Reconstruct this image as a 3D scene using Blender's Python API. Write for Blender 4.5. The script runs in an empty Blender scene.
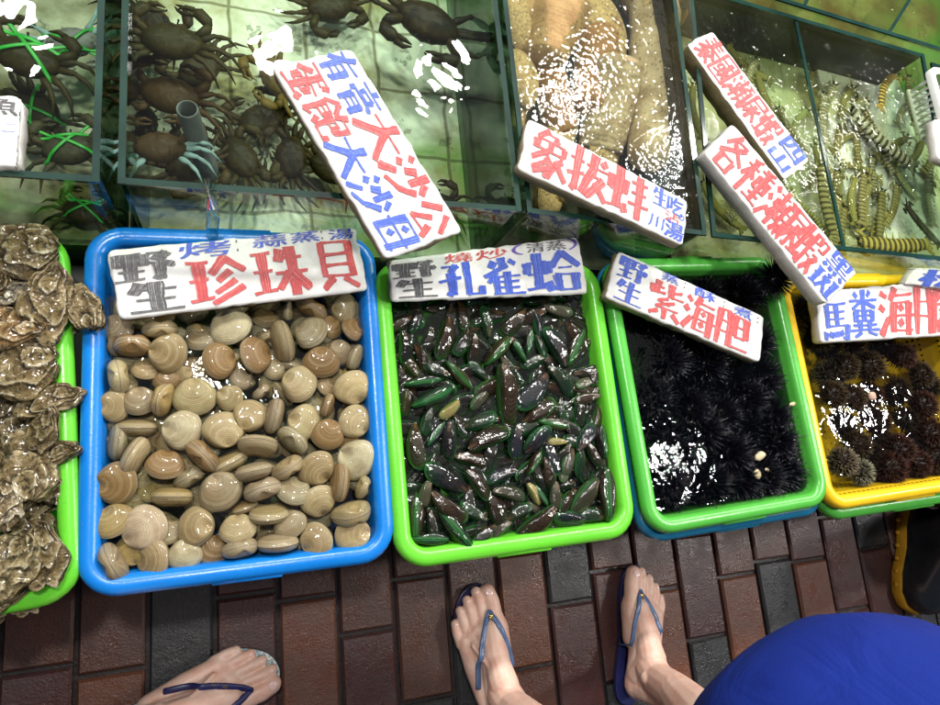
import bpy, bmesh, math, random
from mathutils import Vector, Matrix, noise
from mathutils.bvhtree import BVHTree
random.seed(7)
C = bpy.context.scene.collection
SC = bpy.context.scene
PI = math.pi

# ---------------------------------------------------------------- camera, sky, lamps, exposure
HC, FPX = 1.22, 650.0
M = ((0.94515925, -0.08749634, 0.31467185), (0.01735143, 0.97553977, 0.21913714), (-0.32614860, -0.20165948, 0.92355863))
cam = bpy.data.objects.new('camera', bpy.data.cameras.new('camera'))
C.objects.link(cam)
cam.matrix_world = Matrix.Translation((0, 0, HC)) @ Matrix(M).transposed().to_4x4()
cam.data.sensor_width = 36.0
cam.data.lens = FPX / 940 * 36.0
cam.data.clip_start = 0.02
cam.data.clip_end = 300
SC.camera = cam
SUN_EL, SUN_AZ = math.radians(62), math.radians(20)
world = bpy.data.worlds.new('World'); SC.world = world; world.use_nodes = True
wn = world.node_tree.nodes; bg = wn['Background']
sky = wn.new('ShaderNodeTexSky'); sky.sky_type = 'NISHITA'; sky.sun_disc = False
sky.sun_elevation = SUN_EL; sky.sun_rotation = SUN_AZ
world.node_tree.links.new(sky.outputs[0], bg.inputs[0]); bg.inputs[1].default_value = 0.02
sl = bpy.data.lights.new('sun', 'SUN'); sl.energy = 0.3; sl.angle = math.radians(60); sl.color = (1, .96, .9)
so = bpy.data.objects.new('sun', sl); C.objects.link(so)
so.rotation_euler = Vector((math.sin(SUN_AZ) * math.cos(SUN_EL), math.cos(SUN_AZ) * math.cos(SUN_EL), math.sin(SUN_EL))).to_track_quat('Z', 'Y').to_euler()
# the market's hanging bulbs, whose reflections show in the water of the photograph
for (lx, ly, lz, lw) in ((-.83, 1.98, 2.2, 62), (.15, 1.98, 2.2, 62), (.93, 1.96, 2.2, 62), (1.62, 1.95, 2.2, 62), (2.3, 1.7, 2.2, 55), (3.1, 1.7, 2.2, 50), (2.05, .03, 2.2, 60), (3.4, .22, 2.2, 45), (-.12, .57, 2.4, 60), (-.5, -.9, 2.5, 18)):
    ld = bpy.data.lights.new('hanging_bulb', 'POINT'); ld.energy = lw; ld.shadow_soft_size = .08; ld.color = (1, .97, .92)
    lo = bpy.data.objects.new('hanging_bulb', ld); lo.location = (lx, ly, lz); C.objects.link(lo)
SC.view_settings.view_transform = 'Standard'; SC.view_settings.look = 'None'
SC.view_settings.gamma = 1; SC.view_settings.use_curve_mapping = False
SC.view_settings.exposure = 0.6
SC.cycles.use_denoising = True
SC.cycles.max_bounces = 12; SC.cycles.transparent_max_bounces = 24
SC.cycles.caustics_reflective = False; SC.cycles.caustics_refractive = False

def at(px, py, z=0.0):
    """the point at height z that the photograph shows at pixel (px, py)"""
    u = (px - 470, -(py - 352.5), -FPX)
    w = [sum(M[r][c] * u[r] for r in range(3)) for c in range(3)]
    t = (HC - z) / -w[2]
    return Vector((w[0] * t, w[1] * t, z))
def mpp(px, py, z):
    u = Vector(M[2]); return -(u.dot(at(px, py, z) - Vector((0, 0, HC)))) / FPX
def yaw(px, py, a, z):
    """world heading of an image direction (degrees, counter-clockwise from right)"""
    d = at(px + 8 * math.cos(math.radians(a)), py - 8 * math.sin(math.radians(a)), z) - at(px, py, z)
    return math.atan2(d.y, d.x)

# ---------------------------------------------------------------- object helpers
def obj(name, me, mat=None, parent=None, smooth=True):
    o = bpy.data.objects.new(name, me); C.objects.link(o)
    if mat:
        many = isinstance(mat, (list, tuple)); idx = [p.material_index for p in me.polygons] if many else None
        me.materials.clear()
        for m in (mat if many else [mat]): me.materials.append(m)
        if many: me.polygons.foreach_set('material_index', idx)
    if smooth: me.shade_smooth()
    if parent: o.parent = parent
    return o
def mesh(name, vs, fs, grow=None):
    me = bpy.data.meshes.new(name); me.from_pydata([tuple(v) for v in vs], [], fs); me.update()
    if grow is not None:
        a = me.attributes.new('grow', 'FLOAT', 'POINT'); a.data.foreach_set('value', grow)
    return me
def tag(o, label, cat, group=None, kind=None):
    o['label'] = label; o['category'] = cat
    if group: o['group'] = group
    if kind: o['kind'] = kind
    return o
def thing(name, loc=(0, 0, 0), rot=(0, 0, 0)):
    o = bpy.data.objects.new(name, None); C.objects.link(o); o.location = loc; o.rotation_euler = rot
    o.empty_display_size = .05
    return o
def structure(o):
    o['kind'] = 'structure'; return o
def copy_tree(root, loc, rot, scale=1.0, color=None):
    r = root.copy(); C.objects.link(r); r.location = loc; r.rotation_euler = rot
    r.scale = (scale,) * 3 if isinstance(scale, (int, float)) else scale
    for ch in root.children:
        c = ch.copy(); C.objects.link(c); c.parent = r
        if color: c.color = color
        for g in ch.children:
            d = g.copy(); C.objects.link(d); d.parent = c
            if color: d.color = color
    return r
ORD = ['first', 'second', 'third', 'fourth', 'fifth', 'sixth', 'seventh', 'eighth', 'ninth', 'tenth']
NUM = ['none', 'one', 'two', 'three', 'four', 'five', 'six', 'seven', 'eight', 'nine', 'ten']
def label_all(items, cat, group):
    """items: (object, phrase, x). Same phrase -> told apart by the order from the left"""
    byp = {}
    for it in items: byp.setdefault(it[1], []).append(it)
    for ph, its in byp.items():
        its.sort(key=lambda t: t[2])
        for k, (o, p, x) in enumerate(its):
            if len(its) == 1: lab = p
            elif k == 0: lab = p + ', leftmost'
            elif k == len(its) - 1: lab = p + ', rightmost'
            else: lab = p + ', ' + ORD[k] + ' from left'
            tag(o, lab, cat, group)

class MB:
    """collects shapes of one part"""
    def __init__(s): s.v = []; s.f = []; s.g = []; s.mi = []
    def add(s, vs, fs, grow=None, mi=0):
        n = len(s.v); s.v += [Vector(v) for v in vs]; s.f += [tuple(i + n for i in f) for f in fs]
        s.g += list(grow) if grow is not None else [0.0] * len(vs); s.mi += [mi] * len(fs)
    def tube(s, pts, rad, n=8, flat=1.0, g0=0.0, g1=1.0, up=Vector((0, 0, 1)), cap=True):
        pts = [Vector(p) for p in pts]; m = len(pts)
        if not isinstance(rad, (list, tuple)): rad = [rad] * m
        vs = []; gr = []
        for i, p in enumerate(pts):
            t = (pts[min(i + 1, m - 1)] - pts[max(i - 1, 0)]).normalized()
            a = t.cross(up)
            if a.length < 1e-4: a = t.cross(Vector((1, 0, 0)))
            a.normalize(); b = a.cross(t)
            for k in range(n):
                q = 2 * PI * k / n
                vs.append(p + a * math.cos(q) * rad[i] + b * math.sin(q) * rad[i] * flat); gr.append(g0 + (g1 - g0) * i / (m - 1))
        fs = [(i * n + k, i * n + (k + 1) % n, (i + 1) * n + (k + 1) % n, (i + 1) * n + k) for i in range(m - 1) for k in range(n)]
        if cap: fs += [tuple(reversed(range(n))), tuple(range((m - 1) * n, m * n))]
        s.add(vs, fs, gr)
    def ball(s, c, r, sc=(1, 1, 1), n=10, rot=None, g=0.0):
        vs = []; fs = []; c = Vector(c)
        for i in range(n // 2 + 1):
            th = PI * i / (n // 2)
            for k in range(n):
                p = Vector((math.sin(th) * math.cos(2 * PI * k / n) * r * sc[0], math.sin(th) * math.sin(2 * PI * k / n) * r * sc[1], math.cos(th) * r * sc[2]))
                vs.append(c + (rot @ p if rot else p))
        for i in range(n // 2):
            for k in range(n): fs.append((i * n + k, (i + 1) * n + k, (i + 1) * n + (k + 1) % n, i * n + (k + 1) % n))
        s.add(vs, fs, [g] * len(vs))
    def box(s, a, b, mi=0):
        (x0, y0, z0), (x1, y1, z1) = a, b
        s.add([(x0, y0, z0), (x1, y0, z0), (x1, y1, z0), (x0, y1, z0), (x0, y0, z1), (x1, y0, z1), (x1, y1, z1), (x0, y1, z1)],
              [(3, 2, 1, 0), (4, 5, 6, 7), (0, 1, 5, 4), (1, 2, 6, 5), (2, 3, 7, 6), (3, 0, 4, 7)], mi=mi)
    def slab(s, p, q, th, z0, z1, mi=0):
        """upright pane between two plan points"""
        p = Vector((p[0], p[1])); q = Vector((q[0], q[1])); d = (q - p).normalized(); nrm = Vector((-d.y, d.x)) * th / 2
        c = [p - nrm, q - nrm, q + nrm, p + nrm]
        s.add([(a.x, a.y, z0) for a in c] + [(a.x, a.y, z1) for a in c], [(3, 2, 1, 0), (4, 5, 6, 7), (0, 1, 5, 4), (1, 2, 6, 5), (2, 3, 7, 6), (3, 0, 4, 7)], mi=mi)
    def mesh(s, name):
        me = mesh(name, s.v, s.f, s.g)
        me.polygons.foreach_set('material_index', s.mi); return me
    def build(s, name, mat, parent=None, smooth=True): return obj(name, s.mesh(name), mat, parent, smooth)

# ---------------------------------------------------------------- materials
class NT:
    def __init__(s, name):
        s.m = bpy.data.materials.new(name); s.m.use_nodes = True; s.t = s.m.node_tree; s.n = s.t.nodes
        s.b = s.n['Principled BSDF']; s.out = s.n['Material Output']
    def node(s, typ, **kw):
        n = s.n.new(typ)
        for k, v in kw.items():
            if k.startswith('i_'):
                n.inputs[k[2:].replace('_', ' ')].default_value = v
            else: setattr(n, k, v)
        return n
    def link(s, a, b): s.t.links.new(a, b)
    def noise(s, scale, detail=4, rough=.55, coord='Object', dist=0.0):
        tc = s.node('ShaderNodeTexCoord'); n = s.node('ShaderNodeTexNoise'); n.inputs['Scale'].default_value = scale
        n.inputs['Detail'].default_value = detail; n.inputs['Roughness'].default_value = rough; n.inputs['Distortion'].default_value = dist
        s.link(tc.outputs[coord], n.inputs['Vector']); return n.outputs['Fac']
    def ramp(s, fac, stops):
        r = s.node('ShaderNodeValToRGB'); e = r.color_ramp.elements
        while len(e) > 1: e.remove(e[0])
        e[0].position = stops[0][0]; e[0].color = (*stops[0][1], 1)
        for p, c in stops[1:]: el = e.new(p); el.color = (*c, 1)
        s.link(fac, r.inputs[0]); return r.outputs[0]
    def mix(s, fac, a, b, typ='MIX'):
        m = s.node('ShaderNodeMix', data_type='RGBA', blend_type=typ)
        for i, v in ((0, fac), (6, a), (7, b)):
            if isinstance(v, (int, float)): m.inputs[i].default_value = v
            elif isinstance(v, tuple): m.inputs[i].default_value = (*v, 1) if len(v) == 3 else v
            else: s.link(v, m.inputs[i])
        return m.outputs[2]
    def math(s, op, a, b=0.0):
        m = s.node('ShaderNodeMath', operation=op)
        for i, v in ((0, a), (1, b)):
            if isinstance(v, (int, float)): m.inputs[i].default_value = v
            else: s.link(v, m.inputs[i])
        return m.outputs[0]
    def bump(s, h, strength=.3, dist=.002):
        b = s.node('ShaderNodeBump'); b.inputs['Strength'].default_value = strength; b.inputs['Distance'].default_value = dist
        s.link(h, b.inputs['Height']); s.link(b.outputs[0], s.b.inputs['Normal']); return b.outputs[0]
    def base(s, c):
        if isinstance(c, tuple): s.b.inputs['Base Color'].default_value = (*c, 1)
        else: s.link(c, s.b.inputs['Base Color'])
        return s
    def set(s, **kw):
        for k, v in kw.items():
            i = s.b.inputs[k.replace('_', ' ')]
            if isinstance(v, (int, float, tuple)): i.default_value = v
            else: s.link(v, i)
        return s
    def wet(s, scale, strength, dist, detail=3, weight=1.0):
        """a film of water with its own small ripples over the surface"""
        b = s.node('ShaderNodeBump'); b.inputs['Strength'].default_value = strength; b.inputs['Distance'].default_value = dist
        s.link(s.noise(scale, detail), b.inputs['Height']); s.link(b.outputs[0], s.b.inputs['Coat Normal']); s.set(Coat_Weight=weight, Coat_Roughness=.02, Coat_IOR=1.55)
    def grow(s):
        a = s.node('ShaderNodeAttribute', attribute_name='grow'); return a.outputs['Fac']

def simple(name, col, rough=.5, var=.15, scale=30, bump=0.0, bscale=200, coat=0.0, spec=.5, coord='Object'):
    n = NT(name); f = n.noise(scale, 5, coord=coord)
    n.base(n.ramp(f, [(.3, tuple(c * (1 - var) for c in col)), (.7, tuple(min(1, c * (1 + var)) for c in col))]))
    n.set(Roughness=rough, Coat_Weight=coat, Coat_Roughness=.08, Specular_IOR_Level=spec)
    if bump: n.bump(n.noise(bscale, 3, coord=coord), bump)
    return n.m
def plastic(name, col, dirt=.25, holes=False):
    n = NT(name); f = n.noise(9, 6, .65); f2 = n.noise(160, 2)
    c = n.mix(n.math('MULTIPLY', n.math('GREATER_THAN', f2, .66), dirt), n.ramp(f, [(.3, tuple(x * .86 for x in col)), (.65, col)]), tuple(x * .45 + .03 for x in col))
    if holes:
        tc = n.node('ShaderNodeTexCoord'); v = n.node('ShaderNodeTexVoronoi'); v.inputs['Scale'].default_value = 85; v.inputs['Randomness'].default_value = 0.0
        n.link(tc.outputs['Object'], v.inputs['Vector'])
        c = n.mix(n.math('LESS_THAN', v.outputs['Distance'], .28), c, (.01, .012, .004))
    n.base(c); n.set(Roughness=n.math('ADD', n.math('MULTIPLY', f, .25), .5 if holes else .14), Specular_IOR_Level=.1 if holes else .5)
    n.bump(n.math('ADD', n.noise(55, 4), n.math('MULTIPLY', n.noise(210, 2), .4)), .16); return n.m
def film(name, tint, rough=.02, bscale=14, bstr=.25, bdist=.01, ior=1.33, bdetail=2, boost=1.0):
    """a clear sheet: lets light through tinted and mirrors by Fresnel"""
    n = NT(name); n.n.remove(n.b)
    tr = n.node('ShaderNodeBsdfTransparent'); tr.inputs[0].default_value = (*tint, 1)
    gl = n.node('ShaderNodeBsdfGlossy'); gl.inputs['Roughness'].default_value = rough
    fr = n.node('ShaderNodeLayerWeight'); fr.inputs[0].default_value = .5; f0 = ((ior - 1) / (ior + 1)) ** 2
    b = n.node('ShaderNodeBump'); b.inputs['Strength'].default_value = bstr; b.inputs['Distance'].default_value = bdist
    n.link(n.noise(bscale, bdetail, .5, dist=.4), b.inputs['Height'])
    n.link(b.outputs[0], gl.inputs['Normal']); n.link(b.outputs[0], fr.inputs['Normal'])
    mx = n.node('ShaderNodeMixShader'); n.link(n.math('MINIMUM', n.math('MULTIPLY', n.math('ADD', n.math('MULTIPLY', n.math('POWER', fr.outputs['Facing'], 5.0), 1 - f0), f0), boost), 1.0), mx.inputs[0]); n.link(tr.outputs[0], mx.inputs[1]); n.link(gl.outputs[0], mx.inputs[2])
    n.link(mx.outputs[0], n.out.inputs[0]); return n.m
def objcolor(n): return n.node('ShaderNodeObjectInfo').outputs['Color']

BLUE = plastic('blue plastic', (.006, .19, .64)); GREEN = plastic('lime plastic', (.135, .60, .035))
GREEN2 = plastic('green plastic', (.085, .44, .055)); YELLOW = plastic('yellow plastic', (.80, .50, .012))
YELLOWH = plastic('yellow perforated plastic', (.72, .46, .012), holes=True); TEAL = plastic('teal blue plastic', (.012, .16, .30))
RED = plastic('red plastic', (.62, .045, .02)); WHITEP = plastic('white plastic', (.72, .74, .70)); LINER = plastic('olive liner', (.22, .30, .03))
PVC = simple('grey pvc', (.09, .10, .10), .35, .25, 40)
STEEL = simple('dark steel', (.04, .045, .045), .5, .3, 12)
FOAM = NT('white foam board')
FOAM.base(FOAM.mix(FOAM.math('MULTIPLY', FOAM.ramp(FOAM.noise(17, 9, .75), [(.48, (0, 0, 0)), (.68, (1, 1, 1))]), .6), FOAM.ramp(FOAM.noise(14, 6, .6), [(.25, (.60, .60, .56)), (.55, (.70, .70, .68))]), (.46, .43, .35)))
FOAM.set(Roughness=.55); FOAM.bump(FOAM.noise(240, 3), .25, .001); FOAM = FOAM.m
EDGE = simple('worn foam edge', (.27, .215, .14), .75, .35, 22, .6, 260)
EDGEW = simple('clean foam edge', (.52, .50, .46), .7, .12, 22, .5, 260)
EDGEB = simple('wet brown foam edge', (.13, .105, .05), .4, .4, 22, .5, 260)
def ink(name, col, pale):
    n = NT(name); st = n.node('ShaderNodeTexNoise', noise_dimensions='1D'); st.inputs['Scale'].default_value = 9; st.inputs['Detail'].default_value = 3
    n.link(n.math('ADD', n.grow(), n.math('MULTIPLY', n.noise(30, 3), .25)), st.inputs['W'])
    f = n.math('ADD', n.math('MULTIPLY', st.outputs['Fac'], .62), n.math('MULTIPLY', n.noise(190, 5, .7), .38))
    n.base(n.ramp(f, [(.42, col), (.55, tuple(c * .80 + p * .20 for c, p in zip(col, pale))), (.66, pale)])); n.set(Roughness=.5); return n.m
INKR = ink('red marker', (.42, .014, .020), (.66, .24, .22)); INKB = ink('blue marker', (.010, .045, .42), (.16, .28, .66)); INKK = ink('black marker', (.03, .03, .035), (.36, .35, .34))
INKP = ink('purple marker', (.09, .03, .36), (.30, .22, .6))

def clam_mat():
    n = NT('clam shell'); g = n.grow(); oc = objcolor(n)
    w = n.math('SINE', n.math('ADD', n.math('MULTIPLY', g, 120.0), n.math('MULTIPLY', n.noise(7, 5, .65), 16.0)))
    rnd = n.node('ShaderNodeObjectInfo').outputs['Random']
    tc = n.node('ShaderNodeTexCoord'); ad = n.node('ShaderNodeVectorMath', operation='ADD'); n.link(tc.outputs['Object'], ad.inputs[0])
    cb = n.node('ShaderNodeCombineXYZ'); n.link(n.math('MULTIPLY', rnd, 40.0), cb.inputs[0]); n.link(cb.outputs[0], ad.inputs[1])
    ns = n.node('ShaderNodeTexNoise'); ns.inputs['Scale'].default_value = 2.6; ns.inputs['Detail'].default_value = 5; n.link(ad.outputs[0], ns.inputs['Vector'])
    broad = n.node('ShaderNodeTexNoise', noise_dimensions='1D'); broad.inputs['Scale'].default_value = 9; broad.inputs['Detail'].default_value = 2
    n.link(n.math('ADD', g, n.math('MULTIPLY', rnd, 30.0)), broad.inputs['W'])
    c = n.mix(n.ramp(ns.outputs['Fac'], [(.38, (0, 0, 0)), (.66, (.75, .75, .75))]), oc, n.mix(.7, oc, (.17, .105, .04)))
    c = n.mix(n.ramp(broad.outputs['Fac'], [(.45, (0, 0, 0)), (.70, (.42, .42, .42))]), c, n.mix(.6, oc, (.50, .42, .25)))
    c = n.mix(n.math('MULTIPLY', n.ramp(n.math('MULTIPLY', w, n.noise(9, 3)), [(.25, (0, 0, 0)), (.6, (1, 1, 1))]), .55), c, n.mix(.6, c, (.10, .065, .03)))
    c = n.mix(n.ramp(g, [(.05, (.55, .55, .55)), (.34, (0, 0, 0))]), c, n.mix(.38, oc, (.26, .14, .05))); c = n.mix(n.ramp(g, [(.90, (0, 0, 0)), (.98, (.30, .30, .30))]), c, (.40, .35, .24))
    c = n.mix(n.ramp(n.noise(14, 6, .75), [(.58, (0, 0, 0)), (.68, (.6, .6, .6))]), c, (.10, .075, .04))
    n.base(c); n.set(Roughness=.4, Specular_IOR_Level=.2, Coat_Weight=.55, Coat_Roughness=.04); n.bump(w, .22, .0008); n.wet(4, .5, .0010, 1, .42); return n.m
def mussel_mat():
    n = NT('green mussel shell'); g = n.grow(); oc = objcolor(n)
    w = n.math('SINE', n.math('ADD', n.math('MULTIPLY', g, 80.0), n.math('MULTIPLY', n.noise(6, 4), 12.0)))
    rnd = n.node('ShaderNodeObjectInfo').outputs['Random']
    e = n.math('ADD', g, n.math('MULTIPLY', n.math('SUBTRACT', n.noise(4, 5), .5), .5))
    c = n.ramp(e, [(.10, (.14, .08, .035)), (.25, (.025, .015, .008)), (.72, (.007, .009, .006)), (.90, (.006, .028, .009)), (1.0, (.012, .075, .010))])
    c = n.mix(.55, c, oc); c = n.mix(n.math('MULTIPLY', n.math('GREATER_THAN', n.noise(70, 5, .7), .6), .55), c, (.11, .085, .04))
    c = n.mix(n.math('MULTIPLY', n.math('GREATER_THAN', g, .965), .6), c, (.02, .12, .03))
    n.base(c); n.set(Roughness=.4, Specular_IOR_Level=.05, Coat_Weight=.5, Coat_Roughness=.03); n.bump(n.math('ADD', w, n.math('MULTIPLY', n.noise(9, 5), 6.0)), .22, .0010); n.wet(13, .7, .0009, 2, .9); return n.m
def oyster_mat():
    n = NT('rough oyster shell'); g = n.grow(); oc = objcolor(n)
    f = n.noise(5, 8, .68); f2 = n.noise(11, 7, .72, dist=.5)
    sw = n.math('ADD', g, n.math('MULTIPLY', n.math('SUBTRACT', f, .5), .7))
    c = n.ramp(sw, [(.02, (.025, .018, .008)), (.30, (.10, .068, .024)), (.64, (.22, .165, .070)), (.86, (.40, .33, .18)), (.97, (.62, .57, .42))])
    c = n.mix(.30, c, oc); c = n.mix(n.ramp(f2, [(.49, (0, 0, 0)), (.60, (.95, .95, .95))]), c, (.030, .024, .010)); c = n.mix(n.ramp(f2, [(.33, (.85, .85, .85)), (.43, (0, 0, 0))]), c, (.70, .64, .48))
    n.base(c); n.set(Roughness=.42, Specular_IOR_Level=.2); n.bump(n.math('ADD', g, n.math('MULTIPLY', f2, 2.0)), .8, .004); n.wet(8, .6, .002, 2, .6); return n.m
CLAM, MUSSEL, OYSTER = clam_mat(), mussel_mat(), oyster_mat()
NACRE = simple('mussel inside', (.55, .50, .30), .25, .25, 40, coat=.6)
def crab_mat():
    n = NT('crab shell'); f = n.noise(24, 6, .7); f2 = n.noise(70, 5, .7); oc = objcolor(n)
    c = n.mix(n.ramp(f, [(.42, (0, 0, 0)), (.60, (1, 1, 1))]), oc, n.mix(.45, oc, (.06, .038, .010)))
    c = n.mix(n.ramp(f2, [(.56, (0, 0, 0)), (.64, (.8, .8, .8))]), c, (.012, .010, .005)); c = n.mix(n.ramp(f2, [(.30, (.5, .5, .5)), (.38, (0, 0, 0))]), c, (.075, .08, .025))
    n.base(c); n.set(Roughness=.4, Specular_IOR_Level=.1); n.bump(n.noise(90, 2), .5, .002); return n.m
CRAB = crab_mat(); CRABLEG = simple('pale crab leg', (.22, .33, .33), .45, .35, 60, spec=.08)
STRAP = simple('green strap', (.02, .34, .03), .4, .25, 60)
SPINE = simple('black urchin spines', (.006, .005, .010), .2, .3, 30, spec=.4); SPINEB = None
def spine2():
    n = NT('brown urchin spines'); g = n.grow(); oc = objcolor(n); n.base(n.mix(n.ramp(g, [(.2, (0, 0, 0)), (1, (1, 1, 1))]), (.014, .008, .006), oc)); n.set(Roughness=.35, Specular_IOR_Level=.1); return n.m
SPINEB = spine2()
def shrimp_mat():
    n = NT('mantis shrimp shell'); g = n.grow(); oc = objcolor(n)
    s = n.math('SINE', n.math('MULTIPLY', g, 2 * PI * 13)); al = n.node('ShaderNodeObjectInfo').outputs['Alpha']
    n.base(n.mix(n.math('MULTIPLY', n.math('GREATER_THAN', s, .1), al), n.mix(n.math('MULTIPLY', n.noise(60, 4), .5), oc, (.09, .085, .02)), (.060, .048, .018))); n.set(Roughness=.35, Specular_IOR_Level=.08); return n.m
SHRIMP = shrimp_mat()
GEOSHELL = simple('geoduck shell', (.36, .26, .12), .5, .4, 26, .5, 120, spec=.08)
def siphon_mat():
    n = NT('geoduck siphon'); g = n.grow(); oc = objcolor(n); w = n.math('SINE', n.math('ADD', n.math('MULTIPLY', g, 120.0), n.math('MULTIPLY', n.noise(16, 5, .65), 40.0)))
    n.base(n.mix(n.ramp(n.noise(18, 6, .68), [(.38, (0, 0, 0)), (.62, (1, 1, 1))]), oc, n.mix(.65, oc, (.16, .085, .03)))); n.set(Roughness=.45, Specular_IOR_Level=.08); n.bump(w, .22, .0012); return n.m
SIPHON = siphon_mat()
def skin(name, col):
    n = NT(name); f = n.noise(38, 6, .65); f2 = n.noise(300, 4)
    n.base(n.mix(n.math('MULTIPLY', f2, .25), n.ramp(f, [(.3, tuple(c * k for c, k in zip(col, (.90, .66, .60)))), (.65, col)]), tuple(c * .8 for c in col)))
    n.set(Roughness=.45, Subsurface_Weight=.12, Subsurface_Scale=.01); n.bump(f2, .12, .001); return n.m
SKIN = skin('skin', (.72, .51, .41)); NAIL = simple('toenail', (.72, .50, .45), .25, .06, 40, coat=.3)
NAVY = simple('navy rubber', (.014, .016, .085), .38, .2, 40); SLATE = simple('grey blue rubber strap', (.075, .13, .26), .32, .25, 60, .1, 300)
GOLD = NT('gold charm'); GOLD.base((.75, .52, .13)); GOLD.set(Metallic=1.0, Roughness=.28); GOLD = GOLD.m
def cloth(name, col):
    n = NT(name); f = n.noise(7, 4)
    n.base(n.ramp(f, [(.3, tuple(c * .85 for c in col)), (.7, col)])); n.set(Roughness=.9, Specular_IOR_Level=.2)
    n.bump(n.math('ADD', n.math('MULTIPLY', n.noise(420, 2), .04), n.noise(9, 3, .5, dist=1.2)), .55, .02); return n.m
DRESS = cloth('royal blue cotton', (.004, .018, .19)); DARKCLOTH = cloth('dark cotton', (.03, .03, .04)); HAIR = simple('black hair', (.012, .010, .009), .4, .3, 60)
def floral():
    n = NT('patterned insole'); tc = n.node('ShaderNodeTexCoord'); v = n.node('ShaderNodeTexVoronoi'); v.inputs['Scale'].default_value = 130; n.link(tc.outputs['Object'], v.inputs['Vector'])
    c = n.ramp(v.outputs['Distance'], [(.0, (.55, .42, .10)), (.16, (.03, .08, .16)), (.34, (.62, .66, .62)), (.55, (.06, .22, .30)), (.75, (.70, .70, .64))]); n.base(c); n.set(Roughness=.5); return n.m
FLORAL = floral()
RUBBER = simple('black boot rubber', (.010, .011, .013), .25, .3, 14, coat=.2); SOLEY = simple('amber sole', (.52, .26, .015), .45, .2, 40)
WATER_T = film('tank water', (.80, .88, .79), bscale=13, bstr=.22, bdist=.012, bdetail=2)
WATER_C = film('churned tank water', (.86, .90, .80), rough=.008, bscale=95, bstr=.5, bdist=.0020, bdetail=1.5, boost=2.6)
WATER_D = film('rippled tank water', (.80, .87, .72), rough=.012, bscale=58, bstr=.5, bdist=.0042, bdetail=3)
WATER_S = film('tray water', (.92, .95, .90), bscale=30, bstr=.3, bdist=.006, bdetail=3)
WATER_M = film('mussel tray water', (.86, .90, .86), rough=.01, bscale=70, bstr=.4, bdist=.0040, bdetail=3, boost=1.6)
GREENGLASS = film('thick green glass', (.50, .66, .56), bstr=0.0, ior=1.5)
WATER_Y = film('urchin basket water', (.72, .72, .66), bscale=34, bstr=.4, bdist=.0040, bdetail=2)
WATER_K = film('dark tray water', (.36, .37, .38), bscale=28, bstr=.4, bdist=.0048, bdetail=3, boost=1.1)
GLASS = film('glass pane', (.93, .97, .94), bstr=0.0, ior=1.5)
GLASSEDGE = NT('green glass edge'); GLASSEDGE.base(GLASSEDGE.ramp(GLASSEDGE.noise(12, 4), [(.3, (.004, .018, .013)), (.7, (.014, .048, .034))])); GLASSEDGE.set(Roughness=.08, Coat_Weight=.5); GLASSEDGE = GLASSEDGE.m
CLEARTUBE = film('clear hose', (.86, .90, .88), bstr=0.0, ior=1.5, boost=1.6)
def tankfloor(name, pale, stain, algae, tile=0.0, amt=.5):
    n = NT(name); f = n.noise(7, 8, .62); f2 = n.noise(22, 6, .7); f3 = n.noise(3.2, 4, .55, dist=.8)
    c = n.mix(n.ramp(f, [(amt - .1, (0, 0, 0)), (amt + .12, (1, 1, 1))]), pale, stain)
    c = n.mix(n.ramp(f3, [(.50, (0, 0, 0)), (.66, (1, 1, 1))]), c, algae)
    c = n.mix(n.math('MULTIPLY', n.math('GREATER_THAN', f2, .62), .5), c, (.05, .055, .02))
    if tile:
        tc = n.node('ShaderNodeTexCoord'); b = n.node('ShaderNodeTexBrick'); b.offset = .0; b.inputs['Scale'].default_value = tile; b.inputs['Mortar Size'].default_value = .016; b.inputs['Mortar Smooth'].default_value = .6; b.inputs['Brick Width'].default_value = .5; b.inputs['Row Height'].default_value = .5
        b.inputs['Color1'].default_value = (1, 1, 1, 1); b.inputs['Color2'].default_value = (.88, .9, .86, 1); b.inputs['Mortar'].default_value = (.22, .20, .10, 1)
        wv = n.node('ShaderNodeTexNoise'); wv.inputs['Scale'].default_value = 9; n.link(tc.outputs['Object'], wv.inputs['Vector']); va = n.node('ShaderNodeVectorMath', operation='MULTIPLY_ADD'); n.link(wv.outputs['Color'], va.inputs[0]); va.inputs[1].default_value = (.03, .03, 0); n.link(tc.outputs['Object'], va.inputs[2]); n.link(va.outputs[0], b.inputs['Vector']); c = n.mix(.75, c, b.outputs[0], 'MULTIPLY')
    n.base(c); n.set(Roughness=.6, Specular_IOR_Level=.05); n.bump(f2, .3); return n.m
FLOOR_A = tankfloor('tank bottom stained', (.50, .52, .38), (.15, .13, .045), (.04, .17, .03), amt=.47)
FLOOR_B = tankfloor('tank bottom tiled', (.70, .77, .62), (.30, .29, .13), (.14, .27, .06), tile=4.0, amt=.50)
FLOOR_C = tankfloor('tank bottom dark', (.16, .15, .09), (.035, .035, .025), (.05, .06, .04), amt=.42)
FLOOR_D = tankfloor('tank bottom olive', (.46, .48, .33), (.24, .22, .09), (.16, .18, .06), amt=.5)
FLOOR_P = tankfloor('tank bottom pale', (.62, .64, .60), (.36, .35, .24), (.34, .34, .20), amt=.60)
FLOOR_E = tankfloor('tank bottom yellow green', (.15, .16, .05), (.09, .065, .02), (.06, .15, .02), amt=.45)
DARKPANE = simple('shaded back wall', (.035, .034, .022), .3, .5, 10)  # shade on the tank's far inside wall is put into this dark colour
CONCRETE = simple('damp plinth', (.10, .10, .09), .6, .3, 8)

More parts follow.
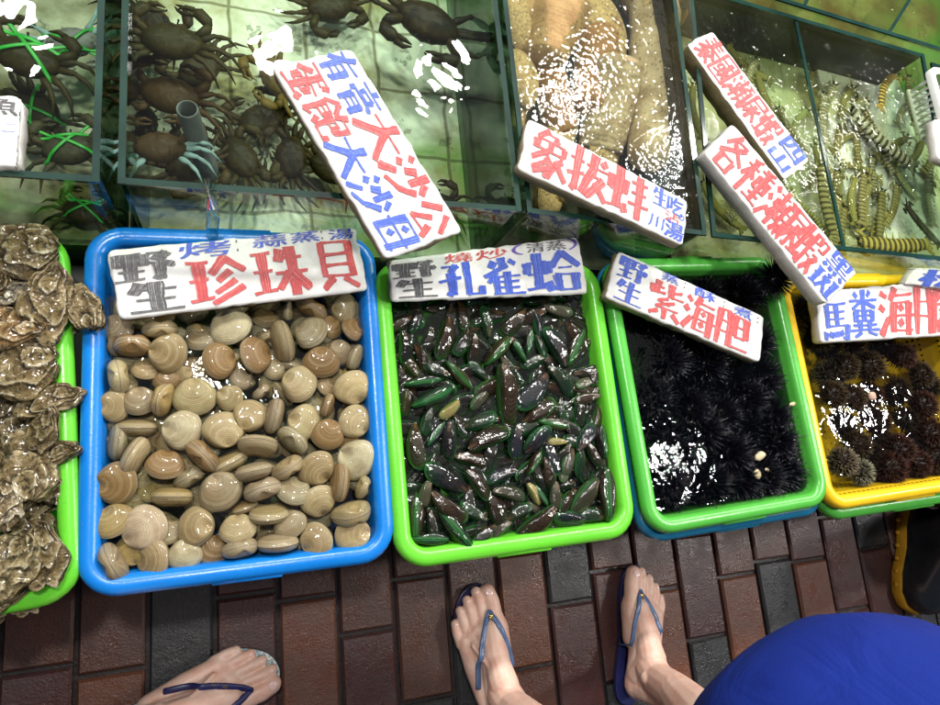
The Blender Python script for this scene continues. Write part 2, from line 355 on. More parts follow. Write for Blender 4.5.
# ---------------------------------------------------------------- ground and brick paving
gm = simple('wet dirt joints', (.022, .017, .016), .35, .4, 40, .4, 120)
g = MB(); g.add([(-40, -40, -.012), (40, -40, -.012), (40, 40, -.012), (-40, 40, -.012)], [(0, 1, 2, 3)])
structure(g.build('ground', gm, smooth=False))
def brick_mat(name, a, b, c):
    n = NT(name); f = n.noise(16, 6, .65); f2 = n.noise(260, 4, .7); f3 = n.noise(60, 4)
    col = n.mix(n.ramp(f, [(.35, (0, 0, 0)), (.65, (1, 1, 1))]), a, b)
    col = n.mix(n.math('MULTIPLY', n.math('GREATER_THAN', f2, .60), .55), col, c)
    n.base(col); n.set(Roughness=n.ramp(f, [(.35, (.16, .16, .16)), (.65, (.48, .48, .48))]), Specular_IOR_Level=.55)
    n.bump(n.math('ADD', f2, n.math('MULTIPLY', f3, .8)), .55, .0016); return n.m
BR = [brick_mat('orange brown brick', (.125, .046, .024), (.095, .037, .022), (.035, .018, .013)), brick_mat('brown brick', (.085, .033, .021), (.058, .025, .018), (.02, .013, .012)),
      brick_mat('purple brown brick', (.066, .026, .022), (.045, .020, .019), (.015, .012, .014)), brick_mat('slate brick', (.026, .026, .027), (.018, .018, .019), (.05, .052, .055))]
P0 = at(147, 640); PW = .1005
cols_spec = {-1: [(673, 1, 0)], 0: [(720, 3, 1)], 1: [(730, 2, 0)], 2: [(730, 0, 1)], 3: [(632, 1, 2)], 4: [(700, 1, 3)], 5: [(615, 1, 3)], 6: [(668, 0, 1)], 7: [(603, 3, 2)], 8: [(680, 2, 3)], 9: [(590, 1, 0)], 10: [(638, 2, 3)], 11: [(575, 1, 0)], 12: [(660, 3, 1)], 13: [(560, 2, 0)]}
pav = MB()
for k in range(-14, 28):
    x0 = P0.x + k * PW
    if k in cols_spec:
        py, m_up, m_dn = cols_spec[k][0]; xm = x0 + PW / 2
        best = min(range(0, 940, 4), key=lambda q: abs(at(q, py).x - xm)); yj = at(best, py).y
    else: yj, m_up, m_dn = -random.random() * .4, None, None
    for j in range(-9, 4):
        ya, yb = yj + j * .208, yj + (j + 1) * .208
        mi = m_up if (j == 0 and m_up is not None) else m_dn if (j == -1 and m_dn is not None) else random.choice((0, 1, 1, 2, 2, 3))
        w = .0034; h = random.uniform(-.001, .001); x1 = x0 + PW; bv = .004
        xa, xb, yc, yd = x0 + w, x1 - w, ya + w, yb - w
        tilt = [random.uniform(-.001, .001) for _ in range(4)]
        vs = [(xa, yc, -.03), (xb, yc, -.03), (xb, yd, -.03), (xa, yd, -.03), (xa, yc, h - bv), (xb, yc, h - bv), (xb, yd, h - bv), (xa, yd, h - bv),
              (xa + bv, yc + bv, h + tilt[0]), (xb - bv, yc + bv, h + tilt[1]), (xb - bv, yd - bv, h + tilt[2]), (xa + bv, yd - bv, h + tilt[3])]
        fs = [(0, 1, 5, 4), (1, 2, 6, 5), (2, 3, 7, 6), (3, 0, 4, 7), (4, 5, 9, 8), (5, 6, 10, 9), (6, 7, 11, 10), (7, 4, 8, 11), (8, 9, 10, 11)]
        pav.add(vs, fs, mi=mi)
structure(pav.build('pavement', BR, smooth=False))

# ---------------------------------------------------------------- trays
ZR = .28
def ring(w, d, r, n=7):
    out = []
    for (cx, cy, a0) in ((w / 2 - r, d / 2 - r, 0), (-w / 2 + r, d / 2 - r, 90), (-w / 2 + r, -d / 2 + r, 180), (w / 2 - r, -d / 2 + r, 270)):
        for k in range(n + 1):
            a = math.radians(a0 + 90 * k / n); out.append((cx + r * math.cos(a), cy + r * math.sin(a)))
    return out
def loft(mb, rings, close=False):
    n = len(rings[0]); vs = [v for r in rings for v in r]
    fs = [(i * n + k, i * n + (k + 1) % n, (i + 1) * n + (k + 1) % n, (i + 1) * n + k) for i in range(len(rings) - 1) for k in range(n)]
    if close: fs.append(tuple(range((len(rings) - 1) * n, len(rings) * n)))
    mb.add(vs, fs)
def tray(name, corners, zr, depth, mat, label, cat, inner=None, lift=0.0, grow_=0.0, rimw=.026):
    P = [at(x, y, zr) for x, y in corners]           # front left, front right, back right, back left
    c = sum(P, Vector()) / 4; w = ((P[1] - P[0]).length + (P[2] - P[3]).length) / 2 + grow_; d = ((P[3] - P[0]).length + (P[2] - P[1]).length) / 2 + grow_
    e = (P[1] - P[0]).normalized() + (P[2] - P[3]).normalized(); rz = math.atan2(e.y, e.x)
    t = thing(name, (c.x, c.y, zr - depth), (0, 0, rz)); tag(t, label, cat)
    R = .05; zt = depth
    def rg(off, z): return [(x, y, z) for x, y in ring(w - 2 * off, d - 2 * off, max(.012, R - off))]
    rim = MB(); rw = rimw
    loft(rim, [rg(.004, zt - .020), rg(.0005, zt - .020), rg(0, zt - .012), rg(.0015, zt - .005), rg(.006, zt - .001), rg(.012, zt), rg(rw - .010, zt), rg(rw - .004, zt - .002), rg(rw, zt - .008), rg(rw + .0005, zt - .014)])
    rim.box((-w * .11, -d / 2 - .0016, zt - .019), (w * .11, -d / 2 + .010, zt - .0055))
    rim.box((-w * .11, d / 2 - .010, zt - .019), (w * .11, d / 2 + .0016, zt - .0055))
    rim.build('rim', mat, t)
    b = MB(); loft(b, [rg(rw + .0005, zt - .013), rg(rw + .010, zt * .5), rg(rw + .016, .012), rg(rw + .024, .004), rg(rw + .034, .003)], True)
    loft(b, [rg(rw + .034, 0), rg(rw + .022, 0), rg(rw + .012, .010), rg(rw + .006, zt * .5), rg(.0045, zt - .016)])
    b.add([(x, y, 0) for x, y in ring(w - 2 * (rw + .034), d - 2 * (rw + .034), .014)], [tuple(reversed(range(32)))])
    b.build('basin', inner or mat, t)
    return t, c, w, d, rz
def tray_water(tr, mat, z, rimw=.026):
    t, c, w, d, rz = tr
    nx = 24; ww, dd = w - 2 * rimw - .010, d - 2 * rimw - .010
    b = MB(); b.add([(x, y, 0) for x, y in ring(ww, dd, .022)], [tuple(range(32))])
    o = b.build('water', mat, smooth=False); o.location = (c.x, c.y, z); o.rotation_euler = (0, 0, rz); return structure(o)
T0 = tray('seafood_tray', [(-222, 660), (68, 600), (80, 228), (-165, 228)], ZR, .145, GREEN, 'lime green plastic tray heaped with oysters at the left edge', 'tray')
T1 = tray('seafood_tray', [(70, 598), (394, 566), (378, 230), (86, 228)], ZR, .145, BLUE, 'bright blue plastic tray full of tan clams', 'tray')
T2 = tray('seafood_tray', [(395, 568), (639, 540), (600, 258), (374, 262)], ZR, .145, GREEN, 'lime green plastic tray full of green mussels', 'tray')
T3 = tray('seafood_tray', [(646, 538), (828, 506), (785, 255), (606, 258)], ZR, .118, GREEN2, 'green plastic tray holding black purple sea urchins', 'tray')
T3b = tray('seafood_tray', [(639, 544), (824, 516), (779, 258), (600, 262)], ZR - .027, .118, TEAL, 'blue tray nested under the green sea urchin tray', 'tray')
T4 = tray('yellow_basket', [(829, 511), (996, 486), (946, 272), (778, 275)], ZR, .110, YELLOW, 'yellow perforated plastic basket of short spined brown urchins', 'basket', inner=YELLOWH)
T4b = tray('seafood_tray', [(826, 520), (1000, 497), (944, 277), (774, 280)], ZR - .024, .121, GREEN2, 'lime green tray nested under the yellow basket', 'tray')
T5 = tray('red_tray', [(978, 480), (1180, 440), (1120, 262), (926, 275)], ZR - .02, .125, RED, 'orange red plastic tray at the right edge past the yellow basket', 'tray')
lin = MB(); lin.add([(x, y, .0075) for x, y in ring(T1[2] - .13, T1[3] - .13, .02)], [tuple(range(32))]); lin.build('liner', LINER, T1[0])
tray_water(T0, WATER_S, ZR - .035); tray_water(T1, WATER_S, ZR - .024); tray_water(T2, WATER_M, ZR - .024); tray_water(T3, WATER_K, ZR - .020); tray_water(T4, WATER_Y, ZR - .026)
def inside(tr, p, margin, floor_gap=.0):
    """keep a thing that lies in a tray clear of its walls"""
    t, c, w, d, rz = tr; q = Matrix.Rotation(-rz, 3, 'Z') @ (p - c); zf = max(0.0, -q.z - .012); k = .026 + .002 + .06 * zf + margin
    q.x = min(w / 2 - k, max(-w / 2 + k, q.x)); q.y = min(d / 2 - k, max(-d / 2 + k, q.y))
    return Matrix.Rotation(rz, 3, 'Z') @ q + c
# low steel bench that carries the trays
bench = thing('steel_bench', (0, .15, 0)); tag(bench, 'low dark steel bench underneath the row of plastic trays', 'bench')
b = MB(); b.box((-.75, -.17, .105), (2.0, .235, .134)); b.build('bench_top', STEEL, bench, False)
for sx in (-.72, .62, 1.96):
    for sy in (-.15, .21):
        b = MB(); b.box((sx - .015, sy - .015, 0), (sx + .015, sy + .015, .104)); b.build('leg', STEEL, bench, False)

# ---------------------------------------------------------------- shellfish shapes
def valve_mesh(name, outline, U, H, nr=14, nt=40, ridges=.0, seed=0, rough=0.0, peak=.9, sgn=1, steps=0, base=.8, reach=0):
    vs = []; gr = []; rs = [i / nr for i in range(nr + 1)]
    for r in rs:
        rr = r ** .85
        for k in range(nt):
            th = 2 * PI * k / nt; O = outline(th)
            x = U[0] + rr * (O[0] - U[0]); y = U[1] + rr * (O[1] - U[1])
            if reach: h = H * max(0.0, 1 - rr ** 2.5) ** .5 * (base + (1 - base) * math.sin(min(1.0, math.hypot(x - U[0], y - U[1]) / reach) * PI / 2))
            else: h = H * max(0.0, 1 - rr ** 2.4) ** .5 * (base + peak * rr * (1 - rr))
            if steps:
                q = rr * steps + .9 * noise.noise((x * 4 + seed, y * 4, 1)); sw = q - math.floor(q); h = h * .75 + .30 * H * (sw - .4) * min(1, rr * 4)
            if ridges: h += ridges * math.sin(rr * 40) * (1 - rr) ** .3 * min(1, rr * 3)
            if rough:
                e = noise.noise((x * 3.1 + seed * 7, y * 3.1, 0)) + .5 * noise.noise((x * 8 + seed * 3, y * 8, 3))
                h += rough * e * (1 - rr ** 6); x += rough * .5 * noise.noise((x * 5, y * 5, seed + 9)); y += rough * .5 * noise.noise((x * 5, y * 5, seed + 19))
            vs.append((x, y, sgn * h)); gr.append(sw if steps else rr)
    fs = []
    for i in range(nr):
        for k in range(nt):
            q = (i * nt + k, (i + 1) * nt + k, (i + 1) * nt + (k + 1) % nt, i * nt + (k + 1) % nt)
            fs.append(q if sgn > 0 else q[::-1])
    return mesh(name, vs, fs, gr)
def clam_outline(seed):
    rnd = random.Random(seed); a, b_, c_ = rnd.uniform(.94, 1.06), rnd.uniform(.78, .90), rnd.uniform(-.07, .07)
    def f(th):
        x, y = math.cos(th), math.sin(th)
        k = 1.0 - .13 * max(0, y) ** 1.5 * abs(x) * 1.6
        return (a * .5 * x * k + c_ * .3 * max(0, y), b_ * .5 * y * (1.08 if y > 0 else .98))
    return f, (c_ * .45, b_ * .475)
def mussel_outline(seed):
    rnd = random.Random(seed); wd = rnd.uniform(.215, .265); bend = rnd.uniform(.02, .07) * rnd.choice((-1, 1))
    def f(th):
        y = math.sin(th); t = (1 - y) / 2      # 0 at beak, 1 at rounded end
        wdt = wd * 1.12 * (t ** .40) * max(0, 1 - t ** 5) ** .5; x = (1 if math.cos(th) >= 0 else -1) * wdt * (1.0 if math.cos(th) >= 0 else .92)
        return (x + bend * (1 - (2 * t - 1) ** 2), .5 * y)
    return f, (bend * .15, .47)
def oyster_outline(seed):
    rnd = random.Random(seed); ph = [rnd.uniform(0, 6.28) for _ in range(6)]; asp = rnd.uniform(.54, .76)
    def f(th):
        x, y = math.cos(th), math.sin(th); k = 1 + .10 * math.sin(2 * th + ph[0]) + .08 * math.sin(3 * th + ph[1]) + .05 * math.sin(7 * th + ph[2]) + .018 * math.sin(13 * th + ph[3]) + .008 * math.sin(21 * th + ph[4])
        return (asp * .5 * x * k * (1 - .25 * max(0, y)), .5 * y * k)
    return f, (0.03, .40)
def bivalve(name, ofun, H, mat, nvar, **kw):
    out = []
    for s in range(nvar):
        f, U = ofun(s + 3); t = thing(name, (0, 0, -50))
        gap = kw.get('gap', 0)
        for sg in (1, -1):
            me = valve_mesh('valve', f, U, H, sgn=sg, seed=s + (20 if sg < 0 else 0), **{k: v for k, v in kw.items() if k != 'gap'})
            o = obj('valve', me, mat, t); o.location.z = .004 * sg
        out.append(t)
    return out
clams = bivalve('clam', clam_outline, .255, CLAM, 6, ridges=.0016, nr=18, nt=48, base=.40, reach=.36, rough=.012)
mussels = bivalve('mussel', mussel_outline, .165, MUSSEL, 6, nr=16, nt=44, rough=.014, base=.28, reach=.42)
oysters = bivalve('oyster', oyster_outline, .15, OYSTER, 6, nr=40, nt=88, rough=.055, steps=3)
used = {}
def place(protos, k, loc, rot, scale, color):
    p = protos[k % len(protos)]
    o = copy_tree(p, loc, rot, scale, color); return o

COL = {'c': ((.30, .245, .125), 'cream'), 't': ((.22, .170, .080), 'tan'), 'b': ((.150, .088, .030), 'brown'), 'g': ((.195, .165, .098), 'grey-tan'), 'w': ((.40, .350, .22), 'whitish'), 'y': ((.25, .180, .060), 'yellowish')}
CL = '''117 329 34 160 F g 1;133 347 36 0 E b 0;160 330 32 5 E t 0;169 353 38 170 F t 0;202 340 32 90 F g 1;118 377 36 100 E c 0;145 370 27 60 F t 1;167 381 26 90 F b 1;183 375 20 30 F t 1
113 406 31 180 F t 0;140 402 33 100 F g 0;164 400 34 70 E y 0;195 398 42 95 F c 0;218 361 38 10 F b 0;203 376 30 40 F b 2;231 328 39 120 F w 0;254 355 38 10 F b 0;230 398 27 150 F t 0;240 379 24 40 F g 1
266 319 28 80 F b 1;288 311 19 80 E g 0;311 309 32 -30 E b 0;346 310 33 180 F t 0;352 330 25 20 F b 0;329 328 26 60 F b 1;312 333 37 150 F g 0;283 341 41 105 E t 0;261 335 22 0 F g 2;321 363 37 90 F b 0
340 353 27 100 F g 1;355 357 27 65 E g 0;300 384 40 160 F c 0;281 393 30 130 E b 2;352 387 36 -60 F c 0;326 387 22 40 F t 1;274 370 23 60 F g 1;245 379 24 0 F g 2;261 392 20 40 E g 1;327 405 23 70 E b 0
136 428 37 0 E t 1;110 442 38 82 E g 1;134 456 40 60 E c 0;183 430 41 170 F w 0;165 466 37 80 F b 0;202 456 38 -45 E b 0;224 429 39 -80 F c 0;229 463 38 28 E t 1;190 477 33 30 E g 1;117 483 43 180 F b 0
147 492 26 50 F y 2;172 497 37 0 E y 0;221 492 41 120 F g 0;194 500 27 0 F t 2;250 415 34 -120 F t 0;274 416 36 76 E g 0;304 422 37 170 F c 0;327 435 33 70 F b 0;292 441 33 -42 E g 0;258 445 39 -4 E t 0
254 472 37 12 E g 0;287 467 34 32 E t 0;316 468 38 -45 F t 0;354 421 34 -40 F c 0;357 460 40 150 F w 0;340 482 39 84 E b 0;362 487 24 70 E t 0;347 443 26 40 F b 1;263 490 38 18 E g 0;293 492 34 60 F g 0
318 500 34 -70 F c 0;111 522 38 130 F y 0;146 527 45 -150 F w 0;134 548 36 -80 F y 1;195 527 41 0 F t 0;165 531 33 60 F g 1;109 563 40 118 E g 0;155 563 39 -170 F t 0;185 562 33 90 F w 0;213 555 33 70 F b 1
238 530 36 95 F c 0;240 559 34 14 E g 0;278 553 38 6 E g 0;317 545 36 -140 F t 0;352 542 37 10 F c 0;351 512 41 14 E t 0;290 525 34 120 F g 0;269 515 37 4 E t 0;245 508 25 20 E b 1;264 535 27 30 F g 2
128 505 28 30 F t 2;205 420 24 0 F b 2;310 400 24 0 F g 2;245 440 24 60 F t 2;330 470 26 10 F t 2;300 510 25 0 F t 2;180 545 25 20 F g 2;150 440 26 0 F b 2;230 475 26 0 F g 2;260 365 26 40 F t 2;305 455 24 0 F t 2;330 345 26 0 F b 2
145 312 30 40 F t 2;190 312 30 80 F g 2;235 305 30 10 F t 2;335 300 28 0 F t 2;150 290 30 40 F t 2;215 285 30 80 F g 2;280 280 30 10 F t 2;340 278 28 0 F t 2;275 340 24 30 F t 2;115 345 22 90 E b 1'''
rf = random.Random(31)
for iy in range(10):
    for ix in range(9):
        CL += '\n%d %d %d %d %s %s 2' % (104 + ix * 32 + rf.uniform(-9, 9), 318 + iy * 26 + rf.uniform(-8, 8) - ix * 1.5, rf.uniform(27, 36), rf.uniform(0, 180), rf.choice('FFE'), rf.choice('ttggbcy'))
items = []
def region(x, y, box, names):
    x0, y0, x1, y1 = box; u = (x - x0) / (x1 - x0); v = (y - y0) / (y1 - y0)
    col = 'left' if u < .25 else 'centre-left' if u < .5 else 'centre-right' if u < .75 else 'right'
    row = names[min(len(names) - 1, max(0, int(v * len(names))))]
    return row, col
k = 0
for row in CL.replace('\n', ';').split(';'):
    x, y, L, a, pose, c, lv = row.split(); x, y, L, a, lv = float(x), float(y), float(L), float(a), int(lv)
    rnd = random.Random(int(x * 7 + y)); z = (ZR - .016, ZR - .028, ZR - .042)[lv]
    if y < 320: z -= .012
    size = L * mpp(x, y, z) * 1.05; hd = yaw(x, y, a, z)
    if pose == 'F': rot = (rnd.uniform(-.38, .38) - .22, rnd.uniform(-.3, .3), hd - PI / 2)
    else:
        # stand on edge: the seam runs along the heading
        e = Matrix.Rotation(hd, 3, 'Z') @ Matrix.Rotation(PI / 2 + rnd.uniform(-.35, .35), 3, 'X') @ Matrix.Rotation(rnd.choice((0, PI)) + rnd.uniform(-.2, .2), 3, 'Z')
        rot = e.to_euler()
    base, cn = COL[c]; j = rnd.uniform(.98, 1.26); colr = tuple(min(1, b_ * j * rnd.uniform(.95, 1.05)) for b_ in base) + (1,)
    o = place(clams, k, inside(T1, at(x, y, z), size * .24), rot, size, colr); k += 1
    rw, cl = region(x, y, (90, 300, 375, 580), ('below the sign', 'upper middle', 'middle', 'lower middle', 'front'))
    pos = '%s clam %s, %s %s in blue tray' % (cn, 'half buried' if lv == 2 else 'face-up' if pose == 'F' else 'on edge', rw, cl)
    items.append((o, pos, x))
label_all(items, 'clam', 'clams heaped in the blue tray')

MCOL = {'k': ((.014, .020, .016), 'black'), 'n': ((.06, .028, .010), 'brown'), 'o': ((.085, .065, .012), 'olive brown'), 'e': ((.012, .07, .03), 'dark green'), 'i': ((.02, .03, .055), 'bluish'), 'p': ((.22, .22, .13), 'pale')}
MU = '''443 338 46 76 F n;486 322 32 -80 F e;497 351 40 50 E o;461 342 32 60 F k;473 349 31 90 F n;422 360 35 115 F n;408 366 34 140 F o;423 382 38 8 E k;437 369 30 -30 F e;459 375 37 -45 E o;478 371 27 -40 F e;403 347 33 100 F k;401 322 27 30 F n;415 320 27 70 F i
513 322 38 45 F n;537 324 32 115 F i;558 310 30 165 F p;555 347 43 -65 F i;575 348 45 65 E n;529 342 27 80 E e;518 350 29 120 E e;540 346 24 110 F e;534 361 29 20 F e;532 390 54 50 F i;560 382 42 130 F e;586 371 31 190 F k;601 375 22 90 F n;505 344 24 30 F n;510 368 22 0 F n;587 384 28 20 F p
505 395 62 103 F n;406 402 27 90 F o;432 397 46 25 E e;449 409 27 40 O o;480 399 29 45 F p;428 421 28 75 F e;436 434 31 55 E i;450 440 40 85 F i;479 421 37 200 F e;489 440 46 205 F n;473 460 40 172 F n;418 446 48 95 F o;517 441 36 85 F i;446 478 52 -28 F i
538 411 40 215 F n;553 424 37 -10 E o;561 407 20 90 F e;578 409 33 90 F k;597 417 26 80 F o;587 399 29 15 F n;587 438 37 230 F i;538 440 37 225 F i;557 442 20 0 O o;552 457 38 105 F i;607 441 33 95 E k;594 454 28 120 F n;580 462 30 95 F e;569 462 29 70 F p;534 463 28 60 E n;562 453 26 50 F k
477 485 38 130 F n;494 509 44 115 F n;502 476 34 15 F i;427 493 28 80 F p;413 519 48 88 E n;449 506 46 140 F n;474 511 32 -35 F e;433 524 28 100 F k;456 531 52 130 E k;431 547 38 0 E e;473 531 32 20 F e;486 536 30 40 F k;501 534 28 35 F p;509 494 36 170 F p
534 494 26 130 O p;541 496 24 120 E e;524 470 29 40 F k;518 514 32 210 F e;536 522 50 45 F n;573 522 44 -8 F i;585 498 46 65 F p;557 496 28 95 F p;565 470 26 75 F p;604 503 26 100 F i;615 494 52 92 E n;548 473 31 100 F n;566 503 28 60 F n;592 517 30 0 F e;606 521 26 30 F k
395 335 30 60 F k 1;430 345 34 20 F k 1;450 360 34 80 F k 1;490 380 36 140 F k 1;520 330 34 10 F k 1;550 330 34 60 F n 1;590 330 32 100 F k 1;600 350 30 60 F k 1;415 410 34 0 F k 1;460 425 34 130 F k 1;500 425 34 80 F k 1;530 425 34 30 F e 1;570 430 34 140 F k 1;610 465 30 90 F k 1
440 460 34 30 F k 1;500 460 34 10 F k 1;470 500 34 90 F k 1;440 515 34 150 F e 1;505 520 34 60 F k 1;550 510 34 0 F k 1;595 480 34 80 F k 1;415 475 34 50 F k 1;530 480 34 120 F k 1;420 300 34 20 F k 1;460 315 34 100 F n 1;500 305 34 40 F k 1;540 300 34 0 F k 1;585 305 34 140 F k 1;575 400 34 30 F k 1;545 405 34 160 F n 1
460 400 32 60 F k 1;400 380 34 100 F k 1;605 400 30 70 F k 1;430 285 34 20 F k 1;490 280 34 60 F k 1;550 275 34 150 F k 1'''
items = []; k = 0
rf = random.Random(77)
for iy in range(16):
    for ix in range(10):
        MU += ';%d %d %d %d F %s %d' % (399 + ix * 22.5 + rf.uniform(-8, 8) + iy * 1.2 - 8, 296 + iy * 16.2 + rf.uniform(-8, 8) - ix * 2, rf.uniform(36, 46), rf.uniform(0, 180), rf.choice('kkkkkne'), 1 + (ix + iy) % 2)
for row in MU.replace('\n', ';').split(';'):
    q = row.split(); x, y, L, a = (float(v) for v in q[:4]); pose, c = q[4], q[5]; lv = int(q[6]) if len(q) > 6 else 0
    rnd = random.Random(int(x * 3 + y * 5)); z = ZR - .017 - .013 * lv + rnd.uniform(-.006, .006)
    if y < 310: z -= .012
    size = L * mpp(x, y, z) * (1.04 if lv < 2 else 1.0); hd = yaw(x, y, a, z)
    if pose == 'E': rot = (Matrix.Rotation(hd, 3, 'Z') @ Matrix.Rotation(PI / 2 + rnd.uniform(-.4, .4), 3, 'X') @ Matrix.Rotation(-PI / 2, 3, 'Z')).to_euler()
    else: rot = (Matrix.Rotation(hd, 3, 'Z') @ Matrix.Rotation(rnd.uniform(-.5, .5), 3, 'X') @ Matrix.Rotation(rnd.uniform(-.25, .25), 3, 'Y') @ Matrix.Rotation(-PI / 2, 3, 'Z') @ Matrix.Rotation(rnd.choice((0, PI)), 3, 'Y')).to_euler()
    base, cn = MCOL[c]; j = rnd.uniform(.18, .45)
    md = abs(math.cos(hd)) ; pm = at(x, y, z); mg = size * .16
    pm = inside(T2, pm, mg); o = place(mussels, k, pm, rot, size, tuple(b_ * j for b_ in base) + (1,)); k += 1
    if pose == 'O':
        for ch in o.children: ch.color = (.35, .30, .10, 1)
    rw, cl = region(x, y, (395, 300, 622, 555), ('below the sign', 'upper middle', 'middle', 'lower middle', 'front'))
    pos = '%s mussel %s, %s %s in lime tray' % (cn if pose != 'O' else 'yellowish', {'F': 'lying flat', 'E': 'on edge', 'O': 'showing its inside'}[pose] if not lv else ('half buried', 'deep down')[lv - 1], rw, cl)
    items.append((o, pos, x))
label_all(items, 'mussel', 'green mussels heaped in the lime tray')

OY = '''9 212 44 150 d;22 246 70 10 t;56 272 46 -40 p;47 303 62 80 t;84 308 46 -60 p;10 285 48 60 w;10 328 56 0 o;18 368 66 20 t;48 362 44 90 d;50 400 46 15 t;8 405 46 70 d;12 430 44 150 d;44 430 40 60 t;22 470 66 -60 p;50 456 46 10 t;36 502 52 30 d;4 505 44 90 t;8 566 60 60 y;42 556 58 95 t;14 528 46 20 d;6 604 44 30 y;-30 300 66 40 t;-34 380 66 100 d;-36 450 60 0 t;-32 530 66 70 t;-26 600 60 120 d;-28 240 60 60 t;56 330 40 30 d;58 480 40 80 d;24 300 50 100 d;30 430 50 20 d;30 535 46 140 d;50 600 40 30 d;40 390 44 0 d;20 260 50 0 d;50 240 40 60 d;24 600 44 100 d'''
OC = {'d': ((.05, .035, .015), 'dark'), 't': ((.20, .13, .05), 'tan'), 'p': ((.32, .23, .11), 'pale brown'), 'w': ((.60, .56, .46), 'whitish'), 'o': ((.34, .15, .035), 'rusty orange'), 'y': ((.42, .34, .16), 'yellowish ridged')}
items = []
for k, row in enumerate(OY.split(';')):
    x, y, L, a, c = row.split(); x, y, L, a = float(x), float(y), float(L), float(a); rnd = random.Random(int(x + y * 3 + 900))
    z = ZR + .006 + rnd.uniform(-.012, .012)
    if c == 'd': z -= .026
    if (x, y) == (84, 308): z = ZR + .012
    base, cn = OC[c]; hd = yaw(x, y, a, z)
    rot = (rnd.uniform(-.35, .35), rnd.uniform(-.35, .35), hd - PI / 2)
    if (x, y) == (84, 308): rot = (.1, .2, hd - PI / 2)
    po = at(x, y, z) if (x, y) == (84, 308) else inside(T0, at(x, y, z), .010 if y < 300 else -.006)
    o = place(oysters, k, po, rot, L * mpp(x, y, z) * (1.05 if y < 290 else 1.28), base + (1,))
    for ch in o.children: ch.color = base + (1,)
    if (x, y) == (84, 308): pos = 'small pale oyster hanging over onto the rim of the blue tray'
    else:
        rw, cl = region(x, y, (-40, 205, 75, 620), ('at the back', 'behind the middle', 'in the middle', 'before the middle', 'at the front'))
        pos = '%s oyster %s %s of the leftmost green tray' % (cn, rw, cl)
    items.append((o, pos, x))
label_all(items, 'oyster', 'rough oysters piled in the left tray')
for p in clams + mussels + oysters:
    for ch in list(p.children): bpy.data.objects.remove(ch)
    bpy.data.objects.remove(p)

# ---------------------------------------------------------------- urchins
def fib(n, rnd, zmin=-.5):
    out = []
    for i in range(n):
        z = 1 - (1 - zmin) * (i + .5) / n; r = math.sqrt(max(0, 1 - z * z)); a = i * 2.399963 + rnd.uniform(-.25, .25)
        out.append(Vector((r * math.cos(a), r * math.sin(a), z)))
    return out
def urchin(name, n, slen, srad, core, mat, seed):
    rnd = random.Random(seed); t = thing(name, (0, 0, -50)); b = MB(); b.ball((0, 0, 0), core, (1, 1, .75), 16); b.build('test', mat, t)
    s = MB()
    for d in fib(n, rnd):
        d = (d + Vector((rnd.uniform(-.18, .18), rnd.uniform(-.18, .18), rnd.uniform(-.1, .1)))).normalized(); L = slen * rnd.uniform(.65, 1.1)
        p = Vector((d.x, d.y, d.z * .75)) * core * .9
        s.tube([p, p + d * L * .5, p + d * L], [srad, srad * .75, srad * .12], 5)
    o = s.build('spines', mat, t); o['kind'] = 'stuff'; return t
pur = [urchin('sea_urchin', 260, .034, .0011, .019, SPINE, s) for s in (1, 2, 3)]
dung = [urchin('sea_urchin', 420, .010, .0008, .018, SPINEB, s + 9) for s in (1, 2, 3)]
UR = [(640, 290, 0), (668, 283, 0), (700, 276, 0), (735, 283, 0), (650, 330, 0), (664, 362, 0), (688, 345, 1), (652, 398, 0), (690, 392, 1), (728, 385, 1), (762, 378, 0), (770, 340, 0), (664, 436, 1), (700, 432, 0), (738, 430, 1), (782, 415, 0), (662, 478, 0), (706, 476, 1), (712, 500, 0), (742, 505, 0), (750, 468, 1), (792, 485, 0), (780, 450, 1), (672, 510, 0), (745, 330, 1), (720, 340, 1), (752, 285, 0), (682, 312, 1), (640, 420, 1), (720, 415, 0), (690, 490, 1), (728, 455, 0), (800, 465, 1), (650, 500, 1), (640, 310, 1), (705, 365, 0), (790, 440, 0), (765, 495, 0), (690, 410, 0), (745, 400, 0), (677, 458, 0)]
items = []; 
for k, (x, y, lv) in enumerate(UR):
    rnd = random.Random(k); z = ZR - .040 - .020 * lv
    o = copy_tree(pur[k % 3], inside(T3, at(x, y, z), .036), (rnd.uniform(-.4, .4), rnd.uniform(-.4, .4), rnd.uniform(0, 6)), rnd.uniform(.95, 1.15))
    rw, cl = region(x, y, (625, 262, 815, 520), ('behind sign', 'before sign', 'middle', 'front'))
    items.append((o, 'black %s sea urchin, %s %s in darker tray' % ('deep lying' if lv else 'long spined', rw, cl), x))
o = copy_tree(pur[1], at(774, 278, ZR + .016), (.2, -.2, 1), .95)
items.append((o, 'black spiky sea urchin perched on the rim corner beside the long tilted sign', 774))
label_all(items, 'sea urchin', 'black sea urchins in the green tray')
